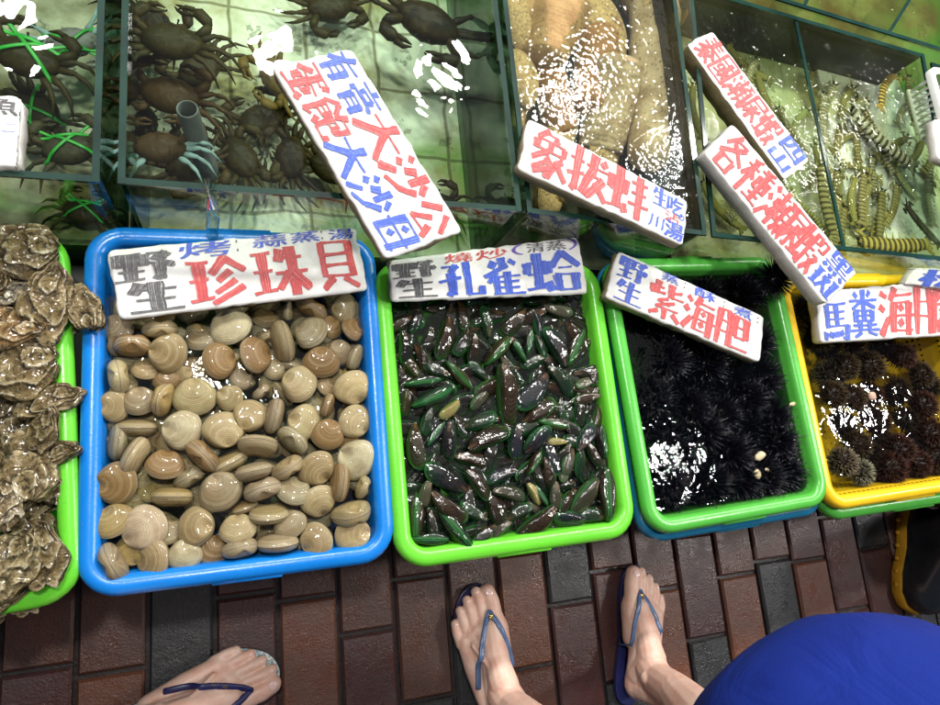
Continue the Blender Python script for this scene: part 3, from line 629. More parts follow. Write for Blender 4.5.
UB = [(845, 366, 0, 'o'), (868, 366, 0, 'o'), (900, 356, 0, 'r'), (826, 345, 1, 'o'), (851, 398, 0, 'o'), (874, 422, 1, 'r'), (843, 425, 1, 'o'), (922, 404, 0, 'r'), (928, 432, 0, 'r'), (862, 480, 0, 'g'), (892, 476, 0, 'r'), (920, 476, 0, 'r'), (842, 462, 0, 'p'), (822, 318, 1, 'p'), (898, 450, 0, 'r'), (806, 300, 1, 'o'), (880, 345, 1, 'r'), (920, 375, 0, 'o'), (935, 460, 0, 'o'), (896, 392, 1, 'o'), (872, 455, 1, 'o'), (850, 340, 1, 'r'), (832, 395, 0, 'o'), (856, 445, 0, 'o'), (880, 440, 1, 'o'), (915, 445, 1, 'r'), (905, 420, 1, 'o'), (880, 480, 1, 'r'), (830, 375, 1, 'p'), (868, 395, 1, 'r'), (935, 385, 1, 'o'), (905, 470, 1, 'o'), (818, 335, 0, 'o')]
UC = {'o': ((.06, .04, .02), 'dark brown'), 'r': ((.065, .026, .018), 'reddish'), 'g': ((.30, .30, .20), 'pale grey'), 'p': ((.24, .20, .13), 'mottled')}
items = []
for k, (x, y, lv, c) in enumerate(UB):
    rnd = random.Random(k + 50); z = ZR - .036 - .02 * lv
    o = copy_tree(dung[k % 3], inside(T4, at(x, y, z), .03), (rnd.uniform(-.4, .4), rnd.uniform(-.4, .4), rnd.uniform(0, 6)), rnd.uniform(1.2, 1.5), UC[c][0] + (1,))
    rw, cl = region(x, y, (800, 290, 945, 500), ('under the signs', 'below its sign', 'in the middle', 'at the front'))
    items.append((o, '%s short spined urchin %s %s of the yellow basket' % (UC[c][1], rw, cl), x))
label_all(items, 'sea urchin', 'short spined urchins in the yellow basket')
for p in pur + dung:
    for ch in list(p.children): bpy.data.objects.remove(ch)
    bpy.data.objects.remove(p)
PEB = simple('cream pebble', (.55, .46, .28), .4, .2, 60); PEB2 = simple('pink pebble', (.50, .33, .24), .5, .25, 60)
for (x, y, rx, ry, a, m, lab, zz) in ((760, 456, .0075, .013, 110, PEB, 'longest cream shell chip floating among the black urchins', ZR - .017), (757, 474, .008, .009, 20, PEB, 'rounded cream shell chip lowest among the black urchins', ZR - .018), (767, 470, .004, .005, 60, PEB, 'tiny cream shell chip among the black urchins', ZR - .017), (793, 404, .010, .004, 10, PEB, 'flat white shell splinter at the right wall of the urchin tray', ZR - .014), (872, 396, .010, .009, 30, PEB2, 'pink pebble among brown urchins in the yellow basket', ZR - .022)):
    b = MB(); b.ball((0, 0, 0), 1, (rx, ry, min(rx, ry) * .6), 14)
    for v in b.v: v += v * .25 * noise.noise(v * 180 + Vector((x, y, 0)))
    o = b.build('shell_chip' if m is PEB else 'pebble', m); o.location = at(x, y, zz); o.rotation_euler = (0, 0, math.radians(a)); tag(o, lab, 'shell' if m is PEB else 'pebble')

# ---------------------------------------------------------------- glass tanks
ZB = .19
def tank(pix, zr, floor, label, wmat, inner=(), dark=None, name='glass_tank', zb=ZB, wl=.012):
    Q = [at(x, y, zr) for x, y in pix]; c = sum(Q, Vector()) / 4
    t = thing(name, (c.x, c.y, 0)); tag(t, label, 'fish tank'); L = [(q.x - c.x, q.y - c.y) for q in Q]
    th = .008
    b = MB(); b.add([(x, y, 0) for x, y in L] + [(x, y, zb - .02) for x, y in L], [(3, 2, 1, 0), (4, 5, 6, 7), (0, 1, 5, 4), (1, 2, 6, 5), (2, 3, 7, 6), (3, 0, 4, 7)]); b.build('plinth', CONCRETE, t, False)
    b = MB(); b.add([(x, y, zb - .018) for x, y in L] + [(x, y, zb) for x, y in L], [(3, 2, 1, 0), (4, 5, 6, 7), (0, 1, 5, 4), (1, 2, 6, 5), (2, 3, 7, 6), (3, 0, 4, 7)]); b.build('tank_floor', floor, t, False)
    cen = Vector((0, 0))
    for i in range(4):
        p, q = Vector(L[i]), Vector(L[(i + 1) % 4]); d = (q - p).normalized(); n = Vector((-d.y, d.x)); p = p + n * th * .6 + d * (th * 1.2); q = q + n * th * .6 - d * (th * 1.2)
        b = MB(); b.slab(p, q, th, zb + .002, zr - .004); b.build('pane', dark[i] if (dark and i in dark) else GLASS, t, False)
        b = MB(); b.slab(p - d * th * 1.1, q + d * th * 1.1, th * 1.05, zr - .0035, zr + .001 * (1 if i % 2 else .4)); b.build('pane_edge', GLASSEDGE, t, False)
    for (pa, pb) in inner:
        pa = at(*pa, zr) - c; pb = at(*pb, zr) - c
        b = MB(); b.slab(pa, pb, th * .8, zb + .002, zr - .006); b.build('divider', GLASS, t, False)
        b = MB(); b.slab(pa, pb, th * .85, zr - .0055, zr - .002); b.build('pane_edge', GLASSEDGE, t, False)
    ins = [(x + (0 - x) * .025, y + (0 - y) * .025) for x, y in L]
    b = MB(); b.add([(x, y, 0) for x, y in ins], [(0, 1, 2, 3)]); w = b.build('water', wmat, smooth=False); w.location = (c.x, c.y, zr - wl); structure(w)
    return t, c, L
ZA, ZC, ZD = .40, .385, .365
TA = tank([(-90, 170), (100, 183), (112, -200), (-60, -200)], ZA, FLOOR_A, 'glass tank at the left with crabs tied in green straps', WATER_T, dark={1: GREENGLASS})
TB = tank([(117, 184), (522, 212), (474, -200), (126, -200)], ZA, FLOOR_B, 'widest glass tank with loose mud crabs over pale tiles', WATER_T, dark={1: GREENGLASS, 3: GREENGLASS})
TC = tank([(527, 213), (707, 236), (652, -190), (479, -200)], ZC, FLOOR_C, 'glass tank of geoducks under churning bubbly water', WATER_C, dark={1: DARKPANE, 3: GREENGLASS})
TD = tank([(712, 237), (964, 263), (924, 54), (688, -16)], ZD, FLOOR_D, 'divided glass tank of mantis shrimps at the right', WATER_D, inner=[((846, 249), (797, 20))], dark={2: DARKPANE}, zb=.25)
TE = tank([(694, -26), (1010, 72), (1020, -90), (680, -140)], ZD, FLOOR_E, 'glass tank with yellow green bottom behind the mantis shrimps', WATER_D, inner=[((805, 6), (840, -70)), ((890, 32), (935, -40))])
TF = tank([(970, 263), (1130, 275), (1080, 106), (931, 62)], ZD, FLOOR_D, 'glass tank holding the white strainer at the right edge', WATER_D)
b = MB()   # pale board lying under the shrimps on the right of the divider
q = [at(852, 236, .2515), at(945, 246, .2515), at(895, 80, .2515), at(812, 60, .2515)]
b.add([tuple(v) for v in q] + [(v.x, v.y, v.z + .008) for v in q], [(3, 2, 1, 0), (4, 5, 6, 7), (0, 1, 5, 4), (1, 2, 6, 5), (2, 3, 7, 6), (3, 0, 4, 7)])
tag(b.build('white_board', FLOOR_P, smooth=False), 'pale board lying on the tank bottom under the striped mantis shrimps', 'board')
# bubbles on the churned water
BUB = film('bubble', (.93, .96, .93), bstr=0.0, ior=1.33, boost=3.0)
bb = MB(); rnd = random.Random(5); n = 0
while n < 1500:
    x, y = rnd.uniform(505, 800), rnd.uniform(0, 230)
    dens = 1.0 if x < 690 + .1 * y else max(0, .55 - (y / 130))
    d2 = noise.noise((x * .02, y * .02, 3)) * .5 + .5
    if rnd.random() > dens * d2 * 1.3: continue
    ztop = (ZC if x < 690 + .08 * y else ZD) - .012; n += 1
    bb.ball(at(x, y, ztop), rnd.uniform(.0008, .0024), (1, 1, .7), 6)
o = bb.build('bubbles', BUB); o['kind'] = 'stuff'; o['label'] = 'small air bubbles on the churned tank water'; o['category'] = 'bubbles'

# ---------------------------------------------------------------- crabs
def crab(x, y, wpx, head, z, col, label, legcol=None, strap=False, tilt=(0, 0)):
    hd = yaw(x, y, head, z); w = wpx * 1.08 * mpp(x, y, z); t = thing('mud_crab', at(x, y, z), (tilt[0], tilt[1], hd - PI / 2)); tag(t, label, 'crab', 'live crabs in the tanks')
    vs, fs, N = [], [], 48
    for i in range(9):
        r = i / 8
        for k in range(N):
            a = 2 * PI * k / N; X, Y = math.cos(a), math.sin(a)
            ser = 1 + (.035 * (1 if k % 3 == 0 else -.3) if Y > .15 else 0); ex = .5 * X * (1 + .05 * (1 - abs(Y))) * ser; ey = (.36 if Y > 0 else .33) * Y * ser * (1 - .12 * abs(X))
            h = .17 * (1 - r ** 2.6) ** .6 + .012 * noise.noise((ex * r * 9, ey * r * 9, x)); vs.append((ex * r * w, ey * r * w, h * w))
    for i in range(8):
        for k in range(N): fs.append((i * N + k, (i + 1) * N + k, (i + 1) * N + (k + 1) % N, i * N + (k + 1) % N))
    m = len(vs)
    for k in range(N): v = vs[8 * N + k]; vs.append((v[0] * .86, v[1] * .86, -.10 * w))
    for k in range(N): fs.append((8 * N + k, m + k, m + (k + 1) % N, 8 * N + (k + 1) % N))
    fs.append(tuple(m + k for k in reversed(range(N))))
    o = obj('carapace', mesh('carapace', vs, fs), CRAB, t); o.color = (*col, 1)
    rnd = random.Random(int(x * y))
    for s in (-1, 1):
        b = MB(); j = rnd.uniform(-.05, .1)
        b.tube([(s * .38 * w, .14 * w, 0), (s * .56 * w, .30 * w, .02 * w), (s * .60 * w, .38 * w, .02 * w)], [.07 * w, .09 * w, .06 * w], 10)
        b.tube([(s * .60 * w, .38 * w, .02 * w), (s * .56 * w, .48 * w, .02 * w), (s * .44 * w, (.56 + j) * w, .02 * w), (s * .34 * w, (.58 + j) * w, .02 * w)], [.06 * w, .11 * w, .12 * w, .07 * w], 10, .7)
        b.tube([(s * .36 * w, (.62 + j) * w, .02 * w), (s * .22 * w, (.66 + j) * w, .02 * w), (s * .10 * w, (.60 + j) * w, .02 * w)], [.055 * w, .04 * w, .01 * w], 8)
        b.tube([(s * .36 * w, (.54 + j) * w, .02 * w), (s * .22 * w, (.53 + j) * w, .01 * w), (s * .11 * w, (.56 + j) * w, .01 * w)], [.05 * w, .035 * w, .01 * w], 8)
        o = b.build('claw', CRAB, t); o.color = (*[c * 1.3 for c in col], 1)
        for q in range(4):
            a = (.28, -.02, -.34, -.75)[q] + rnd.uniform(-.12, .12); ca, sa = math.cos(a), math.sin(a); L = (.80, .84, .78, .62)[q] * w
            b0 = Vector((s * .36 * w * ca + s * .06 * w, .30 * w * sa, -.02 * w)); k1 = b0 + Vector((s * ca, sa, .22)) * L * .38; k2 = k1 + Vector((s * ca, sa - .35, -.1)) * L * .28; k3 = k2 + Vector((s * ca * .7, sa - .75, -.35)) * L * .3
            b = MB(); b.tube([b0, (b0 + k1) / 2, k1, k1 + (k2 - k1) * .12, (k1 + k2) / 2, k2, k2 + (k3 - k2) * .15, k3], [.05 * w, .070 * w, .048 * w, .038 * w, .050 * w, .036 * w, .032 * w, .008 * w], 8, .7)
            o = b.build('leg', legcol or CRAB, t); o.color = (*[c * 1.15 for c in col], 1)
        b = MB(); b.tube([(s * .09 * w, .33 * w, .05 * w), (s * .11 * w, .38 * w, .07 * w)], [.012 * w, .018 * w], 8); b.ball((s * .11 * w, .385 * w, .075 * w), .022 * w); b.build('eye', SPINE, t)
    if strap:
        b = MB()
        for (p, q) in (((-.62, .30), (.62, .24)), ((-.5, -.25), (.5, .5)), ((.5, -.25), (-.5, .5))):
            pts = []
            for i in range(13):
                f = i / 12; X = p[0] + (q[0] - p[0]) * f; Y = p[1] + (q[1] - p[1]) * f; r = min(1, math.hypot(X / .5, Y / .34)); pts.append((X * w, Y * w, (.17 * max(0, 1 - r ** 2.6) ** .6 + .03) * w))
            b.tube(pts, .035 * w, 6, .3)
        b.build('strap', STRAP, t)
    return t
OL = (.022, .020, .006); DK = (.012, .010, .005); BN = (.045, .024, .007); GY = (.04, .04, .022)
crab(172, 42, 54, 90, .345, OL, 'big dark olive crab high in the wide tank beside the glass partition')
crab(170, 96, 52, 80, .30, BN, 'brown crab behind the pale legged crab near the partition', tilt=(.15, 0))
crab(160, 148, 46, 95, .315, (.06, .035, .016), 'dark crab with pale blue legs by the grey pipe', CRABLEG)
crab(278, 78, 44, 200, .25, (.11, .075, .018), 'brown crab with raised claw half under the tilted crab sign', tilt=(.1, 0))
crab(240, 158, 44, 20, .225, OL, 'olive crab lying just right of the grey pipe')
crab(292, 158, 44, 170, .225, DK, 'dark crab by the front glass under the tilted crab sign')
crab(330, 170, 40, 60, .225, OL, 'olive crab mostly hidden below the tilted crab sign')
crab(428, 22, 60, 250, .30, DK, 'dark crab at the back right of the wide tank')
crab(330, 6, 44, 300, .23, OL, 'olive crab at the top edge above the tilted crab sign')
crab(437, 205, 36, 100, .225, DK, 'dark crab in the front right corner of the wide tank')
crab(150, 20, 44, 40, .24, DK, 'dark crab at the back left corner of the wide tank')
crab(200, 70, 46, 140, .25, (.03, .026, .010), 'dark olive crab tucked behind the big crab near the partition')
crab(140, 120, 42, 10, .24, DK, 'dark crab wedged along the glass partition of the wide tank')
crab(190, 165, 44, 300, .23, (.04, .03, .012), 'brown crab under the pale legged crab at the front')
crab(262, 120, 44, 120, .22, (.025, .022, .010), 'dark crab in the middle of the wide tank above the front pair')
crab(40, 110, 46, 200, .24, (.03, .028, .014), 'dark crab under the floating sign of the left tank', strap=True)
crab(26, 58, 58, 60, .30, OL, 'green strapped crab at the back left of the left tank', strap=True)
crab(70, 150, 46, 105, .29, GY, 'grey green strapped crab at the front of the left tank', strap=True)
crab(72, 42, 44, 290, .25, (.20, .21, .20), 'pale bellied strapped crab beside the partition of the left tank', CRABLEG, strap=True)
crab(84, 212, 34, 80, .215, OL, 'strapped crab low behind the front glass of the left tank', strap=True)

# ---------------------------------------------------------------- pipe and hose
t = thing('grey_pipe', at(207, 172, .22), (math.radians(-4), math.radians(-6), 0)); tag(t, 'short open grey pvc pipe standing in the crab tank', 'pipe')
b = MB(); R1, R2, H1 = .0145, .0115, .155
loft(b, [[(r * math.cos(2 * PI * k / 28), r * math.sin(2 * PI * k / 28), z) for k in range(28)] for r, z in ((R1 + .004, 0), (R1 + .004, .03), (R1, .032), (R1, H1 - .002), (R1 - .001, H1), (R2 + .001, H1), (R2, H1 - .002), (R2, .01))], True)
b.build('tube', PVC, t)
p0 = at(212, 206, .36); p1 = at(211, 232, .29)
b = MB(); b.tube([(p0.x, p0.y - .004, .43), (p0.x, p0.y - .006, .38), (p0.x, p1.y + .006, .33), (p1.x, p1.y, .275)], .009, 14, cap=False)
tag(b.build('clear_hose', CLEARTUBE), 'clear plastic hose hanging down the front glass behind the clam sign', 'hose')

# ---------------------------------------------------------------- geoducks
def geoduck(sx, sy, L, head, z, scol, label, tip=None, r0=20, r1=14, mid=None):
    hd = yaw(sx, sy, head, z); m = mpp(sx, sy, z); t = thing('geoduck', at(sx, sy, z), (0, 0, hd - PI / 2)); tag(t, label, 'geoduck', 'geoducks in the churning tank')
    rz = Matrix.Rotation(-(hd - PI / 2), 3, 'Z')
    for sg in (1, -1):
        o = obj('valve', valve_mesh('valve', lambda th: (.30 * math.cos(th), .5 * math.sin(th)), (.10, 0), .20, sgn=sg, ridges=.006), GEOSHELL, t); o.scale = (L * m,) * 3; o.rotation_euler = (0, .5, 0); o.location.z = .003 * sg
    if tip:
        P = [Vector((0, 0, 0)), *[rz @ (at(q[0], q[1], q[2]) - at(sx, sy, z)) for q in (mid or [])], rz @ (at(*tip) - at(sx, sy, z))]
        pts = []; 
        for i in range(25):
            f = i / 24 * (len(P) - 1); k = min(int(f), len(P) - 2); q = f - k; q2 = q * q * (3 - 2 * q) if len(P) < 3 else q
            pts.append(P[k].lerp(P[k + 1], q))
        for _ in range(3): pts = [pts[0]] + [(pts[i - 1] + pts[i] * 2 + pts[i + 1]) / 4 for i in range(1, len(pts) - 1)] + [pts[-1]]
        rad = [(r0 + (r1 - r0) * i / 24) * m * (1 + .015 * math.sin(i * 2.3) + .07 * noise.noise((i * .35, sx, 0))) for i in range(25)]; rad[-1] *= .72
        b = MB(); b.tube(pts, rad, 20, .85)
        o = b.build('siphon', SIPHON, t); o.color = (*scol, 1)
    return t
S1c, S2c, S3c = (.38, .25, .11), (.50, .41, .26), (.26, .14, .055)
geoduck(517, 20, 80, 95, .33, S1c, 'geoduck with its cream shell pressed against the left glass', (548, -20, .33), 20, 18)
geoduck(556, 6, 70, 90, .33, S1c, 'thick wrinkled tan geoduck at the top left of its tank', (545, 62, .345), 36, 19)
geoduck(520, 80, 66, 100, .325, S1c, 'small shelled geoduck low against the left glass', (515, 130, .30), 12, 9)
geoduck(560, 130, 60, 70, .27, S3c, 'ruddy geoduck siphon beside the left glass above the sign', (549, 66, .33), 20, 15)
geoduck(600, 30, 90, 110, .28, S3c, 'tan geoduck in the middle of the churning water', (588, 110, .31), 24, 17)
geoduck(600, 150, 70, 90, .27, S2c, 'pale whitish geoduck siphon tip in the bubbles', (622, 58, .345), 24, 24)
geoduck(655, 10, 90, 90, .29, S2c, 'long pale geoduck along the right of the churning tank', (648, 165, .31), 26, 19)
geoduck(640, -10, 90, 100, .27, S1c, 'tan geoduck at the back of the churning tank', (690, 10, .30), 22, 18)
geoduck(655, 205, 60, 30, .25, S3c, 'brown geoduck under the lower end of its sign', (590, 190, .28), 18, 14)
geoduck(548, 196, 56, 80, .24, S1c, 'tan geoduck behind the front glass under the geoduck sign', (570, 185, .26), 14, 12)

# ---------------------------------------------------------------- mantis shrimps
def shrimp(x, y, L, head, z, col, stripe, label, bend=.12, ant=False):
    z = max(z, .268) if y < 250 else z
    hd = yaw(x, y, head, z); m = mpp(x, y, z) * L * .98; t = thing('mantis_shrimp', at(x, y, z), (0, 0, hd)); tag(t, label, 'shrimp', 'mantis shrimps in the divided tank')
    pts = []; rad = []
    for i in range(53):
        f = i / 52; X = .5 - f; pts.append((X * m, bend * m * math.sin(f * PI), 0)); seg = (f * 13) % 1
        rad.append(m * (.085 if f > .25 else .062 + .09 * f) * (1 if f < .82 else 1 - (f - .82) * 1.2) * (.93 + .10 * seg))
    b = MB(); b.tube(pts, rad, 14, .5); o = b.build('body', SHRIMP, t); o.color = (*col, stripe)
    b = MB()
    for a in (-.5, -.2, .2, .5): b.tube([(-.48 * m, 0, 0), (-.54 * m, a * .10 * m, 0), (-.60 * m, a * .26 * m, 0)], [.03 * m, .04 * m, .02 * m], 8, .3)
    o = b.build('tail_fan', SHRIMP, t); o.color = (*[c * .8 for c in col], 0)
    for s in (-1, 1):
        b = MB(); b.tube([(.40 * m, s * .06 * m, 0), (.50 * m, s * .13 * m, .0), (.40 * m, s * .16 * m, 0), (.52 * m, s * .10 * m, .01 * m)], [.02 * m, .028 * m, .024 * m, .008 * m], 8, .7); o = b.build('claw', SHRIMP, t); o.color = (*col, 0)
        b = MB(); b.ball((.53 * m, s * .03 * m, .02 * m), .02 * m); b.build('eye', SPINE, t)
        b = MB()
        for q in range(3): b.tube([(.50 * m, s * .03 * m, 0), (.62 * m, s * (.06 + q * .03) * m, .03 * m), ((.70 if not ant else .95) * m, s * (.07 + q * .05) * m, .02 * m)], [.006 * m, .004 * m, .001 * m], 5)
        b.build('antenna', SHRIMP if not ant else SPINE, t).color = (.14, .13, .04, 0)
        b = MB()
        for q in range(5): b.tube([((.05 - q * .10) * m, s * .06 * m, -.02 * m), ((.03 - q * .10) * m, s * .14 * m, -.03 * m)], [.014 * m, .006 * m], 6, .5)
        b.build('swimmeret', SHRIMP, t).color = (.42, .42, .08, 0)
    return t
OG, YL, ZB_, TN = (.19, .17, .06), (.42, .33, .08), (.40, .40, .32), (.32, .26, .12)
shrimp(889, 90, 52, 65, .30, (.55, .36, .09), 1, 'orange banded mantis shrimp at the back by the white strainer')
shrimp(882, 138, 84, 138, .29, ZB_, 1, 'black and white zebra banded mantis shrimp across the middle', .05)
shrimp(828, 200, 76, 100, .28, TN, 1, 'tan banded mantis shrimp left of the tank divider', .06)
shrimp(893, 243, 92, 178, .285, YL, 1, 'yellow and black striped mantis shrimp along the front glass', .03)
shrimp(848, 106, 50, 76, .25, OG, 0, 'olive mantis shrimp on the white board behind the glare')
shrimp(850, 142, 54, 30, .25, OG, 0, 'olive mantis shrimp slanting across the pale board')
shrimp(843, 196, 50, 95, .24, OG, .2, 'olive mantis shrimp just right of the divider')
shrimp(856, 200, 52, 88, .245, (.26, .24, .07), .2, 'olive mantis shrimp second right of the divider')
shrimp(870, 204, 54, 84, .25, (.24, .22, .09), .2, 'olive mantis shrimp third right of the divider')
shrimp(880, 226, 42, 60, .25, (.30, .24, .10), .1, 'brown mantis shrimp curled near the striped one')
shrimp(908, 112, 46, 50, .24, OG, 0, 'olive mantis shrimp against the right glass at the back')
shrimp(922, 224, 50, 130, .29, (.018, .016, .018), 0, 'dark slate mantis shrimp with long feelers at the right', .04, True)
shrimp(932, 202, 46, 95, .24, (.34, .36, .24), .3, 'pale grey mantis shrimp at the right glass near the dark one')
shrimp(905, 178, 44, 120, .24, (.40, .40, .20), .2, 'yellow green mantis shrimp below the zebra banded one')
shrimp(790, 212, 56, 100, .25, OG, .3, 'olive mantis shrimp beside the long red lettered sign')
shrimp(772, 100, 60, 120, .24, OG, .1, 'olive mantis shrimp right of the wet floating sign')
shrimp(748, 62, 56, 140, .24, OG, .1, 'olive mantis shrimp above the wet floating sign')
shrimp(800, 128, 50, 70, .24, (.24, .26, .10), .1, 'green mantis shrimp against the tank divider')
shrimp(698, 110, 56, 100, .24, (.16, .15, .05), .1, 'dark olive mantis shrimp left of the wet floating sign')
shrimp(722, 205, 60, 130, .24, (.18, .17, .05), .1, 'olive mantis shrimp left of the long red lettered sign')
shrimp(770, 36, 44, 20, .24, (.22, .22, .10), .1, 'olive mantis shrimp at the back near the dark wall')
shrimp(900, 268, 70, 178, .22, (.40, .35, .06), 1, 'yellow striped mantis shrimp seen low through the front glass')
for (x, y, L, hd_, zz, c_, st, lab) in ((815, 92, 46, 100, .24, OG, .3, 'olive mantis shrimp at the left end of the pale board'), (862, 72, 44, 170, .24, TN, .8, 'tan banded mantis shrimp along the back of the board'), (868, 118, 46, 120, .25, TN, .9, 'tan banded mantis shrimp left of the zebra banded one'), (860, 172, 50, 160, .24, (.36, .33, .14), .8, 'yellowish banded mantis shrimp in the middle of the board'),
        (892, 204, 50, 75, .24, (.30, .27, .10), .6, 'banded mantis shrimp fourth right of the divider'), (935, 170, 50, 80, .24, ZB_, .9, 'grey banded mantis shrimp along the right glass'), (915, 150, 46, 60, .23, OG, .4, 'olive mantis shrimp behind the zebra banded one'), (760, 130, 52, 130, .23, TN, .8, 'tan banded mantis shrimp under the wet floating sign'), (740, 180, 52, 100, .23, TN, .6, 'tan mantis shrimp near the left glass of the divided tank'),
        (812, 222, 48, 130, .23, (.34, .30, .10), .8, 'yellowish banded mantis shrimp left of the divider foot'), (812, 165, 48, 80, .24, OG, .3, 'olive mantis shrimp close along the divider'), (845, 262, 60, 5, .22, (.32, .28, .06), 1, 'striped mantis shrimp low behind the front glass')):
    shrimp(x, y, L, hd_, zz, c_, st, lab, random.Random(int(x)).uniform(-.15, .18))
rs = random.Random(12); packed = []
for k in range(26):
    x, y = (rs.uniform(818, 935), rs.uniform(70, 235)) if k < 17 else (rs.uniform(720, 800), rs.uniform(60, 225))
    zz = .268 + .006 * (k % 3); c_, nm = rs.choice(((TN, 'tan'), (OG, 'olive'), ((.30, .29, .19), 'grey'), ((.24, .20, .08), 'brown')))
    o = shrimp(x, y, rs.uniform(46, 58), rs.choice((85, 95, 60, 110, 40)) + rs.uniform(-12, 12), zz, c_, .8, '', rs.uniform(-.05, .07))
    packed.append((o, '%s banded mantis shrimp lying deep, %s part %s the divider' % (nm, 'back' if y < 120 else 'middle' if y < 180 else 'front', 'right of' if k < 17 else 'left of'), x))
label_all(packed, 'shrimp', 'mantis shrimps in the divided tank')
# ---------------------------------------------------------------- white strainer
t = thing('white_strainer', at(952, 100, .39)); tag(t, 'white slotted plastic strainer basket at the right edge', 'strainer'); t.rotation_euler = (0, 0, yaw(932, 100, -75, .39) + PI / 2)
b = MB()
for (o0, z0) in ((0, .0), (.0, -.012)): pass
loft(b, [[(x, y, z) for x, y in ring(w, d, .018)] for w, d, z in ((.085, .15, -.012), (.085, .15, 0), (.080, .145, .002), (.066, .131, .002), (.063, .128, -.004), (.060, .125, -.004))])
b.build('rim', WHITEP, t)
for k in range(9):
    yy = -.056 + k * .014
    b = MB(); b.tube([(-.030, yy, -.004), (-.024, yy, -.06), (.024, yy, -.06), (.030, yy, -.004)], .0035, 6); b.build('slat', WHITEP, t)
b = MB(); b.box((-.031, -.062, -.064), (.031, .062, -.0605)); b.build('bottom', WHITEP, t, False)

# ---------------------------------------------------------------- foam signs
def glyph(ch):
    c = bpy.data.curves.new('glyph', 'FONT'); c.body = ch; c.offset = .0; c.resolution_u = 4
    o = bpy.data.objects.new('glyph', c); C.objects.link(o); bpy.context.view_layer.update()
    me = bpy.data.meshes.new_from_object(o); bpy.data.objects.remove(o); bpy.data.curves.remove(c)
    bm = bmesh.new(); bm.from_mesh(me); bpy.data.meshes.remove(me)
    bmesh.ops.triangulate(bm, faces=bm.faces)
    vs = [v.co.copy() for v in bm.verts]; fs = [tuple(v.index for v in f.verts) for f in bm.faces]; bm.free()
    xs = [v.x for v in vs]; ys = [v.y for v in vs]; x0, x1, y0, y1 = min(xs), max(xs), min(ys), max(ys)
    if x1 - x0 < .25: x0 -= .3; x1 += .3
    if y1 - y0 < .25: y0 -= .3; y1 += .3
    return [((v.x - x0) / (x1 - x0), (v.y - y0) / (y1 - y0)) for v in vs], fs
STROKES = {}
